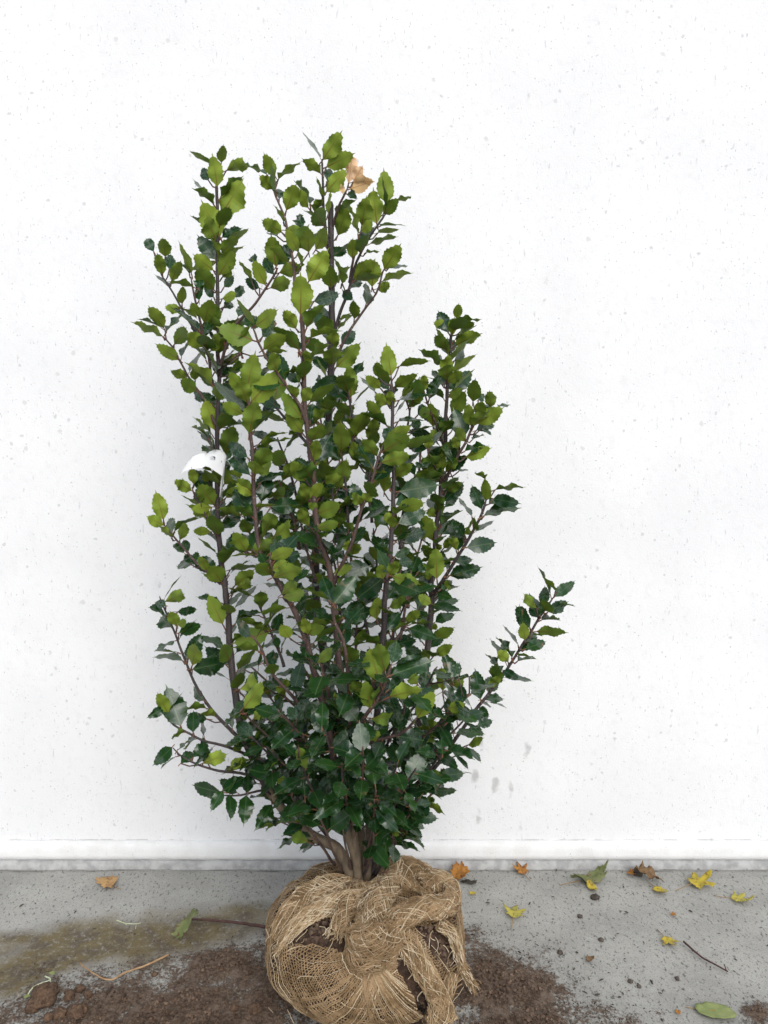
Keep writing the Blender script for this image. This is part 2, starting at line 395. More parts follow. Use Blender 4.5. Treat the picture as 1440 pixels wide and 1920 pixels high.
# jute net: two crossing thread families that run from the knot round the ball
wrap_mb = MB()
KN = (on_ball(697, 1762, 0)-BC).normalized()
ka = KN.orthogonal().normalized(); kb = KN.cross(ka)
def net_dir(rho, ph):
    return KN*math.cos(rho)+(ka*math.cos(ph)+kb*math.sin(ph))*math.sin(rho)
def net_thread(fn, n, r, lo, hi, lift):
    run = []
    def flush():
        if len(run) > 2: wrap_mb.tube(run, r, 3, False, 0 if random.random() < .9 else 1)
        run.clear()
    for i in range(n+1):
        t = lo+(hi-lo)*i/n; rho, ph = fn(t)
        rho += .025*nz(ph*3+7, t*5, 3); ph += .03*nz(ph*5, t*9, 8)*min(1, rho)/max(.3, math.sin(rho))
        d = net_dir(rho, ph); p = BC+d*(ball_r(d)+lift+.004*nz(d.x*5+3, d.y*5, d.z*5)+rnd(-.0006, .0006))
        vis = p.z > .003
        if vis:
            x, y = proj(p)
            if p.y < BY+.06 and any(inpoly(x+5*nz(x*.05, y*.05), y+5*nz(y*.06, x*.06), h) for h in HOLES): vis = False
            elif random.random() < .006: vis = False
        if vis: run.append(p)
        else: flush()
    flush()
for fam in (-1, 1):
    for i in range(165):
        ph0 = 2*math.pi*(i+rnd(-.25, .25))/165
        net_thread(lambda t, ph0=ph0, fam=fam: (t, ph0+fam*.62*math.log(math.tan(t/2)/math.tan(.06))*.55), 110, rnd(.0005, .0008), .13, 2.75, .0015+.001*fam)
for i in range(70):
    rho0 = .30+i*.034
    a0 = rnd(0, 6.28)
    net_thread(lambda t, r0=rho0: (r0, t), 150, .0007, a0, a0+rnd(3, 6.28), .003)
dn = (on_ball(694, 1890, 0)-BC).normalized(); PH0 = math.atan2(dn.dot(kb), dn.dot(ka))
for fam in (-1, 1):
    for i in range(60):
        ph0 = PH0+rnd(-.45, .45)
        net_thread(lambda t, ph0=ph0, fam=fam: (t, ph0*1.0+fam*.32*math.log(math.tan(t/2)/math.tan(.10))), 90, rnd(.0005, .0009), .12, rnd(.7, 1.5), .0035+.001*fam+rnd(-.001, .0015))
wrap = wrap_mb.build('jute_net', [M_JUTE, M_JUTE_L], shrub)
wrap['kind'] = 'stuff'

# folded cloth bundles: a core with fibres laid along it
def fwob(a, i, sd0):
    return 1+.25*nz(math.cos(a)*1.2+sd0, math.sin(a)*1.2, i*.10)+.13*math.sin(a*5+i*.10+sd0)+.07*math.sin(a*9-i*.17+sd0*2)
def bundle(name, pts, width, thick, nf, twist=.0, lift=.004, light=.35, fray=.4, rfib=.0007):
    """pts in photo pixels on the ball; width (list) and thick in metres"""
    path = spline([on_ball(x, y, lift+ (e[0] if e else 0)) if not (e and len(e) > 1) else P(x, y, e[1]) for x, y, *e in pts], .006)
    sd0 = pts[0][0]*.37; m = len(path); core = MB(); vs = []; fs = []; frames = []
    wl = [np.interp(i/(m-1), np.linspace(0, 1, len(width)), width) for i in range(m)]
    for i in range(m):
        t = (path[min(i+1, m-1)]-path[max(i-1, 0)]).normalized()
        nrm = (path[i]-BC).normalized()*.5+(EYE-path[i]).normalized()*.5; nrm = (nrm-t*nrm.dot(t)).normalized(); b = t.cross(nrm)
        frames.append((t, nrm, b))
        for j in range(30):
            a = 2*math.pi*j/30; wob = fwob(a, i, sd0)
            vs.append(path[i]+(b*math.cos(a)*wl[i]*.5+nrm*math.sin(a)*thick*.5)*wob*.92)
    for i in range(m-1):
        for j in range(30): fs.append((i*30+j, i*30+(j+1) % 30, (i+1)*30+(j+1) % 30, (i+1)*30+j))
    fs += [tuple(range(30))[::-1], tuple(range((m-1)*30, m*30))]
    core.add(vs, fs); o = core.build(name, M_BURLAP, shrub)
    fb = MB()
    for k in range(int(nf*1.5)):
        a0 = rnd(0, 2*math.pi); i0 = int(rnd(-.1, .8)*m); i1 = i0+int(rnd(.15, .6)*m)
        i0, i1 = max(0, i0), min(m-1, i1)
        if i1-i0 < 3: continue
        pl = []; st = max(1, (i1-i0)//9); ww = rnd(.90, 1.18); s_ = rnd(0, 99); sg = random.choice([-1, -1, 1, 1, 0]); wa = rnd(.1, .5) if sg else rnd(.3, 1.0)
        for i in range(i0, i1+1, st):
            t, nrm, b = frames[i]; a = a0+(twist*2*math.pi*i/m if sg == 0 else sg*i*.006*2*math.pi/.16)+wa*nz(i*.13, s_)
            wob = fwob(a, i, sd0)
            pl.append(path[i]+(b*math.cos(a)*wl[i]*.5+nrm*math.sin(a)*thick*.52)*ww*wob)
        if random.random() < fray*.5:
            t, nrm, b = frames[i1]; e = pl[-1]
            for q in range(3):
                e = e+(t*.7+nrm*rnd(.0, .7)+b*rnd(-.6, .6)+Vector((0, 0, -.15*q))).normalized()*rnd(.003, .008); pl.append(e)
        fb.tube(pl, rfib*rnd(.55, 1.2), 3, False, 1 if random.random() < light else 0)
    for k in range(int(nf*.9)):                     # cross threads of the weave
        i = random.randrange(m); a0 = rnd(-.3, 3.4); span = rnd(.4, 1.5); sl = rnd(-.5, .5); pl = []
        for q in range(7):
            a = a0+span*q/6; ii = min(m-1, max(0, int(i+sl*q*2))); t, nrm, b = frames[ii]
            wob = fwob(a, ii, sd0)
            pl.append(path[ii]+(b*math.cos(a)*wl[ii]*.5+nrm*math.sin(a)*thick*.52)*wob*1.04)
        fb.tube(pl, rfib*rnd(.5, .9), 3, False, 1 if random.random() < light*.4 else 0)
    f = fb.build('fibres', [M_JUTE, M_JUTE_L], None, kind='stuff')
    f.data.transform(Matrix.Translation(-shrub.location)); f.parent = o
    return o
bundle('fold', [(745, 1618, .02), (728, 1650, .018), (708, 1690, .02), (700, 1730, .016), (698, 1760, .012)], [.022, .030, .042, .046, .05], .028, 240, .35, light=.55)
bundle('knot', [(664, 1752, .004), (680, 1767, .014), (700, 1773, .018), (722, 1768, .014), (740, 1752, .006)], [.030, .058, .064, .056, .03], .038, 300, .2, light=.2, fray=.2)
bundle('fold', [(690, 1690, .012), (640, 1690, .012), (600, 1705, .008), (560, 1730, .006), (524, 1772, .003)], [.035, .032, .026, .022, .014], .012, 180, .3, light=.55, fray=.5)
bundle('fold', [(672, 1690, .010), (655, 1705, .008), (640, 1728, .006), (628, 1748, .006)], [.035, .04, .032, .02], .012, 130, .1, light=.5, fray=.9)
bundle('fold', [(660, 1665, .008), (620, 1668, .010), (585, 1685, .008), (545, 1715, .004), (515, 1760, .002)], [.03, .042, .046, .040, .02], .012, 240, .15, light=.3, fray=.2)
bundle('loop', [(722, 1748, .016), (755, 1722, .022), (790, 1704, .024), (822, 1703, .024), (845, 1690, .02), (842, 1662, .02), (815, 1652, .016), (785, 1655, .012)], [.032, .034, .034, .036, .036, .032, .03, .024], .026, 330, .8, light=.2, fray=.5)
bundle('fold', [(752, 1752, .010), (775, 1785, .008), (800, 1828, .008), (822, 1872, .008), (828, 1920, .006)], [.035, .03, .028, .03, .05], .014, 200, .3, light=.3, fray=.2)
bundle('fold', [(820, 1728, .010), (846, 1750, .006), (860, 1790, .004), (868, 1815, .006), (884, 1842, .010)], [.02, .02, .016, .016, .012], .012, 110, .3, light=.5, fray=.9)
bundle('fold', [(800, 1912, .008), (822, 1895, .008), (842, 1860, .006), (850, 1825, .004)], [.02, .026, .024, .02], .012, 110, .3, light=.3, fray=.5)
bundle('fold', [(742, 1645, .008), (770, 1640, .010), (795, 1655, .008), (812, 1680, .006)], [.05, .065, .06, .03], .02, 260, .2, light=.12, fray=.6)
bundle('fold', [(650, 1650, .006), (668, 1672, .012), (700, 1680, .014), (730, 1664, .010)], [.03, .04, .04, .03], .02, 160, .2, light=.3, fray=.3)
# loose pale strands
mb = MB()
for k in range(85):
    x, y = random.choice([(rnd(540, 660), rnd(1690, 1790)), (rnd(650, 760), rnd(1660, 1760)), (rnd(730, 870), rnd(1690, 1830)), (rnd(500, 860), rnd(1680, 1910))])
    p = on_ball(x, y, .006); n_ = (p-BC).normalized(); t = n_.orthogonal().normalized(); t = (Matrix.Rotation(rnd(0, 6.28), 3, n_) @ t)
    pl = [p]; L_ = rnd(.003, .009)
    for q in range(5):
        t = (t+Vector((rnd(-.4, .4), rnd(-.4, .4), rnd(-.4, .3)))).normalized(); p = p+t*L_
        d = p-BC; rr = ball_r(d.normalized())+.002
        if d.length < rr: p = BC+d.normalized()*rr
        pl.append(p)
    mb.tube(pl, rnd(.0004, .0009), 3, False)
mb.build('loose_strands', M_JUTE_L, shrub, kind='stuff')

# ------------------------------------------------------------------ stems and branches (photo pixels, distance from the lens plane)
BR = [  # name, [(px, py, Y)...], r0 (m), r1, fill spacing (m) or 0, material
 ('stem', [(668, 1665, 1.35), (652, 1625, 1.345), (632, 1590, 1.34), (592, 1570, 1.33), (558, 1548, 1.33), (522, 1508, 1.34), (495, 1465, 1.35), (470, 1410, 1.365), (448, 1345, 1.38), (434, 1240, 1.40), (425, 1130, 1.41), (414, 1040, 1.42), (408, 960, 1.42), (407, 850, 1.42), (410, 700, 1.42), (408, 560, 1.42), (408, 420, 1.42), (406, 345, 1.41)], .0130, .0028, .008, 0),
 ('stem', [(690, 1665, 1.37), (676, 1560, 1.39), (650, 1450, 1.42), (612, 1250, 1.46), (592, 1100, 1.47), (597, 960, 1.47), (607, 870, 1.46), (615, 800, 1.45), (620, 700, 1.44), (622, 600, 1.43), (621, 500, 1.42), (620, 378, 1.42)], .0110, .0052, .008, 1),
 ('stem', [(690, 1660, 1.37), (720, 1550, 1.39), (760, 1450, 1.41), (790, 1330, 1.43), (800, 1230, 1.44), (808, 1150, 1.44), (810, 1080, 1.44), (820, 980, 1.43), (828, 900, 1.43), (835, 820, 1.43), (838, 740, 1.42), (842, 660, 1.41), (848, 622, 1.40)], .0100, .0026, .008, 1),
 ('stem', [(688, 1655, 1.355), (698, 1450, 1.34), (715, 1250, 1.32), (722, 1120, 1.31), (732, 1030, 1.30), (738, 920, 1.30), (738, 860, 1.30), (736, 780, 1.30), (734, 715, 1.30)], .0090, .0026, .015, 1),
 ('stem', [(676, 1660, 1.345), (640, 1500, 1.31), (612, 1350, 1.28), (568, 1185, 1.26), (522, 1092, 1.25), (490, 1040, 1.25), (478, 960, 1.26), (475, 880, 1.26), (468, 800, 1.26), (466, 740, 1.26), (461, 712, 1.26)], .0085, .0026, .015, 2),
 ('stem', [(672, 1655, 1.34), (660, 1500, 1.32), (640, 1300, 1.31), (620, 1080, 1.30), (596, 1000, 1.29), (586, 890, 1.28), (580, 830, 1.27), (571, 760, 1.26), (569, 640, 1.25), (566, 585, 1.245)], .0080, .0036, .015, 2),
 ('branch', [(624, 490, 1.42), (612, 440, 1.40), (607, 400, 1.39), (605, 340, 1.38), (604, 298, 1.375)], .0036, .0018, 0, 1),
 ('branch', [(616, 655, 1.44), (634, 600, 1.42), (655, 540, 1.40), (668, 490, 1.38), (690, 450, 1.37), (708, 424, 1.36), (725, 398, 1.36)], .0038, .0018, .03, 1),
 ('branch', [(622, 690, 1.44), (650, 630, 1.43), (680, 585, 1.43), (705, 550, 1.42), (716, 515, 1.42), (720, 505, 1.42)], .0034, .0017, 0, 2),
 ('branch', [(409, 735, 1.42), (398, 712, 1.41), (391, 670, 1.40), (381, 637, 1.39), (376, 605, 1.38), (370, 580, 1.375), (363, 550, 1.37), (358, 520, 1.37)], .0034, .0018, .035, 2),
 ('branch', [(384, 650, 1.395), (358, 608, 1.40), (340, 577, 1.40), (325, 550, 1.40), (304, 518, 1.40)], .0030, .0016, 0, 1),
 ('branch', [(407, 800, 1.42), (385, 752, 1.42), (373, 735, 1.42), (357, 713, 1.42), (343, 688, 1.42), (335, 675, 1.42), (325, 653, 1.42), (312, 637, 1.42), (309, 617, 1.42)], .0034, .0016, 0, 2),
 ('branch', [(414, 1095, 1.41), (390, 1073, 1.41), (367, 1055, 1.41), (340, 1023, 1.41), (323, 1003, 1.41), (306, 982, 1.41)], .0032, .0016, 0, 2),
 ('branch', [(408, 1010, 1.42), (390, 975, 1.41), (378, 953, 1.40), (368, 937, 1.395), (360, 915, 1.39)], .0026, .0016, 0, 2),
 ('branch', [(450, 1385, 1.37), (409, 1345, 1.38), (382, 1310, 1.39), (359, 1267, 1.39), (345, 1232, 1.39), (324, 1179, 1.39), (310, 1144, 1.39), (299, 1118, 1.39)], .0036, .0016, .03, 1),
 ('branch', [(475, 1420, 1.36), (420, 1398, 1.34), (382, 1389, 1.33), (356, 1377, 1.33), (327, 1360, 1.33), (305, 1337, 1.33)], .0034, .0016, .03, 1),
 ('branch', [(495, 1465, 1.35), (452, 1450, 1.33), (412, 1445, 1.32), (371, 1434, 1.31), (336, 1415, 1.31), (324, 1402, 1.31)], .0032, .0015, 0, 1),
 ('branch', [(508, 1490, 1.34), (493, 1482, 1.33), (450, 1491, 1.30), (417, 1491, 1.29)], .0028, .0014, 0, 1),
 ('branch', [(692, 1640, 1.36), (715, 1560, 1.34), (762, 1490, 1.33), (815, 1440, 1.33), (855, 1385, 1.33), (890, 1333, 1.33), (920, 1295, 1.33), (943, 1268, 1.33), (960, 1240, 1.33), (980, 1207, 1.33), (997, 1183, 1.33), (1010, 1160, 1.33), (1028, 1135, 1.33), (1036, 1122, 1.33)], .0058, .0020, .012, 1),
 ('branch', [(808, 1118, 1.44), (838, 1077, 1.41), (860, 1040, 1.39), (883, 1003, 1.38), (900, 973, 1.37), (911, 938, 1.365)], .0040, .0022, 0, 1),
 ('branch', [(827, 910, 1.43), (848, 875, 1.41), (863, 847, 1.40), (875, 827, 1.39), (884, 803, 1.385), (894, 780, 1.38)], .0036, .0020, .03, 2),
 ('branch', [(655, 1450, 1.31), (680, 1400, 1.26), (720, 1385, 1.23), (757, 1372, 1.21), (782, 1345, 1.20)], .0038, .0022, .03, 2),
 ('branch', [(655, 1430, 1.30), (672, 1375, 1.25), (690, 1335, 1.21), (707, 1313, 1.20), (722, 1280, 1.19), (733, 1247, 1.185)], .0044, .0026, .03, 2),
 ('branch', [(655, 1400, 1.31), (656, 1320, 1.25), (652, 1260, 1.21), (643, 1200, 1.19), (628, 1168, 1.185), (622, 1133, 1.18)], .0044, .0026, .03, 2),
 ('branch', [(622, 1110, 1.31), (643, 1053, 1.29), (662, 1012, 1.28), (678, 953, 1.27), (693, 918, 1.265), (707, 867, 1.26), (718, 835, 1.26)], .0040, .0020, .025, 2),
 ('branch', [(700, 1290, 1.33), (720, 1230, 1.34), (747, 1193, 1.345), (770, 1160, 1.35), (800, 1132, 1.35)], .0036, .0020, .02, 2),
 ('branch', [(410, 705, 1.42), (430, 625, 1.38), (452, 598, 1.37), (480, 568, 1.36), (503, 535, 1.35), (521, 502, 1.345)], .0036, .0018, 0, 2),
 ('branch', [(566, 590, 1.25), (556, 540, 1.29), (548, 485, 1.33), (538, 425, 1.36), (528, 395, 1.37), (513, 358, 1.375)], .0034, .0017, .03, 2),
 ('branch', [(574, 795, 1.265), (557, 753, 1.25), (520, 700, 1.24), (493, 658, 1.24), (483, 640, 1.24), (473, 612, 1.24)], .0034, .0018, .03, 2),
 ('branch', [(590, 850, 1.28), (563, 817, 1.32), (520, 767, 1.37), (492, 730, 1.40), (480, 690, 1.42)], .0028, .0018, .03, 1),
 ('branch', [(622, 430, 1.42), (632, 392, 1.40), (642, 373, 1.39), (652, 352, 1.385)], .0028, .0018, 0, 2),
 ('branch', [(655, 530, 1.40), (664, 480, 1.37), (674, 440, 1.36)], .0026, .0018, .03, 2),
 ('branch', [(739, 860, 1.30), (760, 820, 1.34), (768, 770, 1.36), (757, 745, 1.36)], .0024, .0016, .03, 2),
 ('branch', [(835, 840, 1.43), (815, 790, 1.40), (801, 755, 1.39), (795, 732, 1.385)], .0024, .0016, .03, 2),
 ('branch', [(827, 900, 1.43), (815, 875, 1.40), (802, 845, 1.38)], .0022, .0015, .03, 2),
 ('branch', [(570, 1330, 1.29), (530, 1285, 1.28), (507, 1257, 1.28), (487, 1212, 1.28), (470, 1190, 1.28)], .0036, .0020, .02, 2),
 ('branch', [(520, 1095, 1.25), (512, 1070, 1.22), (505, 1050, 1.21)], .0026, .002, .02, 2),
 ('branch', [(736, 1050, 1.30), (725, 1085, 1.26), (735, 1080, 1.22)], .0030, .0022, .02, 2),
 ('branch', [(640, 1500, 1.31), (645, 1490, 1.27), (650, 1480, 1.22)], .0030, .002, .02, 1),
]
# shorter twigs that fill the dense lower crown, fore and aft
for k, (x, y, Y) in enumerate([(520, 1330, 1.22), (560, 1420, 1.18), (590, 1500, 1.20), (640, 1430, 1.15), (705, 1480, 1.18), (745, 1430, 1.17), (790, 1490, 1.25), (835, 1400, 1.22), (870, 1350, 1.25), (850, 1300, 1.42), (770, 1290, 1.20),
        (670, 1270, 1.48), (600, 1240, 1.18), (550, 1290, 1.40), (500, 1300, 1.42), (740, 1180, 1.42), (670, 1130, 1.40), (610, 1370, 1.16), (560, 1230, 1.45), (640, 1190, 1.44), (720, 1330, 1.45), (800, 1390, 1.48), (850, 1440, 1.40), (570, 1380, 1.46), (530, 1450, 1.42), (500, 1400, 1.25),
        (450, 1330, 1.28), (470, 1380, 1.27), (440, 1290, 1.31), (505, 1440, 1.25), (545, 1490, 1.25), (430, 1370, 1.30), (470, 1250, 1.34), (820, 1250, 1.30), (880, 1300, 1.22), (780, 1440, 1.17), (680, 1400, 1.14), (760, 1540, 1.30), (700, 1560, 1.24), (740, 1570, 1.32), (640, 1540, 1.26), (690, 1060, 1.42), (760, 980, 1.38), (770, 900, 1.36), (650, 960, 1.36), (620, 900, 1.36), (560, 960, 1.36), (520, 1000, 1.36), (770, 1070, 1.36), (690, 780, 1.36), (700, 850, 1.38), (640, 850, 1.36), (520, 900, 1.33), (520, 820, 1.36), (600, 780, 1.40), (540, 1060, 1.42), (620, 1020, 1.42), (700, 990, 1.44), (760, 1130, 1.44), (480, 1120, 1.40), (790, 1010, 1.42), (450, 940, 1.40), (790, 830, 1.40), (650, 720, 1.36)]):
    if y > 1120:
        sx, sy = 672+(x-672)*.35, min(1640, y+150-abs(x-672)*.15); Y0 = 1.355
    else:
        sx, sy = x+(690-x)*.25, y+130; Y0 = 1.36
    BR.append(('branch', [(sx, sy, Y0), ((sx+x)/2+rnd(-8, 8), (sy+y)/2+rnd(0, 14), Y0+(Y-Y0)*.6), (x, y, Y)], .0032, .0016, .012 if y > 1120 else .011, 1 if k % 2 else 2))
MATS = [M_BARK_OLD, M_BARK, M_SHOOT]
TRACK = []                                        # (px, py, Y, branch index) for finding where a leaf belongs
PATHS = []
for bi, (nm, pts, r0, r1, sp, mi) in enumerate(BR):
    path = spline([P(*p) for p in pts], .010)
    L_ = len(path)
    path = [p+Vector((nz(i*.22, bi, 1), nz(i*.22, bi, 5), 0))*.0022*(0 if i in (0, L_-1) else 1) for i, p in enumerate(path)]
    rad = [(r0+(r1-r0)*(i/(L_-1))**(.42 if bi == 0 else .8))*(1+.12*nz(i*.9, bi*3)) for i in range(L_)]
    rad[-1] *= .6
    PATHS.append((path, rad, sp))
    mb = MB(); mb.tube(path, rad, 8 if r0 > .005 else 6, True)
    if nm == 'stem':
        o = mb.build(nm, [M_BARK_OLD, M_BARK if mi < 2 else M_SHOOT], shrub)
        for i, pg in enumerate(o.data.polygons): pg.material_index = 1 if pg.center.z > .36+.08*nz(i*.02, bi) else 0
    else: mb.build(nm, MATS[mi] if r0 < .0075 else [M_BARK, M_SHOOT][mi-1], shrub)
    for i, p in enumerate(path):
        x, y = proj(p); TRACK.append((x, y, p.y, bi))
TA = np.array(TRACK)

# ------------------------------------------------------------------ leaves
def leaf_mesh(seed, yellow=False):
    rs = random.Random(seed); teeth = rs.choice([6, 6, 7]); w0 = rs.uniform(.235, .285); pk = rs.uniform(.42, .52)
    fold = rs.uniform(.08, .42); bend = rs.uniform(.0, .34); wav = rs.uniform(.02, .07); twist = rs.uniform(-.25, .25)
    def hw(t): return w0*(math.sin(math.pi*min(1, t**(math.log(.5)/math.log(pk))))**(.75 if t < pk else .95))
    rows = [(0.0, 0.0)]
    for i in range(teeth):
        t0 = .14+.80*i/teeth; t1 = t0+.80/teeth*.72
        rows.append((t0, hw(t0)*.96)); rows.append((t1, hw(t1)+.012+.024*t1*rs.uniform(.5, 1.4)))
    rows.append((.945, .022)); rows.append((1.03, 0.0))
    v, f, mi, uv = [], [], [], []
    def pt(x, t, dz):
        a = abs(x); z = fold*a - bend*t*t*.55 + wav*math.sin(t*13+seed)*(a/w0) + dz
        y = t*(1-.06*bend)
        ang = twist*t; return (x*math.cos(ang)-z*math.sin(ang)*.3, y, z+x*math.sin(ang))
    n = len(rows); th = .010
    sh = lambda t, w_: t-.035*(w_ > .02)*(t > .2)
    v = [pt(0, t, 0) for t, _ in rows]+[pt(-w_, sh(t, w_), 0) for t, w_ in rows]+[pt(w_, sh(t, w_), 0) for t, w_ in rows]
    v += [(x, y, z-th*(1 if 0 < i % n < n-1 and i < n else .35)) for i, (x, y, z) in enumerate(v)]
    UVV = ([(.5, t) for t, _ in rows]+[(.5-w_/(2*w0), t) for t, w_ in rows]+[(.5+w_/(2*w0), t) for t, w_ in rows])*2
    for i in range(n-1):
        for side, o in ((-1, n), (1, 2*n)):
            tris = [(i, o+i, o+i+1), (i, o+i+1, i+1)]
            if i == 0: tris = [(0, o+1, 1)]
            if i == n-2: tris = [(i, o+i, i+1)]
            for t in tris:
                if side == -1: t = t[::-1]
                f.append(t); mi.append(0); f.append(tuple(q+3*n for q in t[::-1])); mi.append(1)
    # stalk
    b = len(v); pr = .022
    st = [(-.16, -.035), (-.07, -.015), (.02, -th*.5)]
    for y, z in st:
        for a in range(3):
            an = 2*math.pi*a/3+.5; v.append((pr*math.cos(an), y, z+pr*math.sin(an))); UVV.append((.5, 0))
    for r_ in range(2):
        for a in range(3): f.append((b+r_*3+a, b+r_*3+(a+1) % 3, b+r_*3+3+(a+1) % 3, b+r_*3+3+a)); mi.append(2)
    me = bpy.data.meshes.new('leaf'); me.from_pydata(v, [], f)
    for m in ((M_YEL, M_YEL, M_PET) if yellow else (M_TOP, M_UND, M_PET)): me.materials.append(m)
    me.polygons.foreach_set('material_index', mi); me.polygons.foreach_set('use_smooth', [True]*len(f))
    ul = me.uv_layers.new(name='UVMap')
    for lp in me.loops: ul.data[lp.index].uv = UVV[lp.vertex_index]
    me.update(); return me
LM = [leaf_mesh(s) for s in range(16)]; LMY = [leaf_mesh(s, True) for s in (40, 41)]

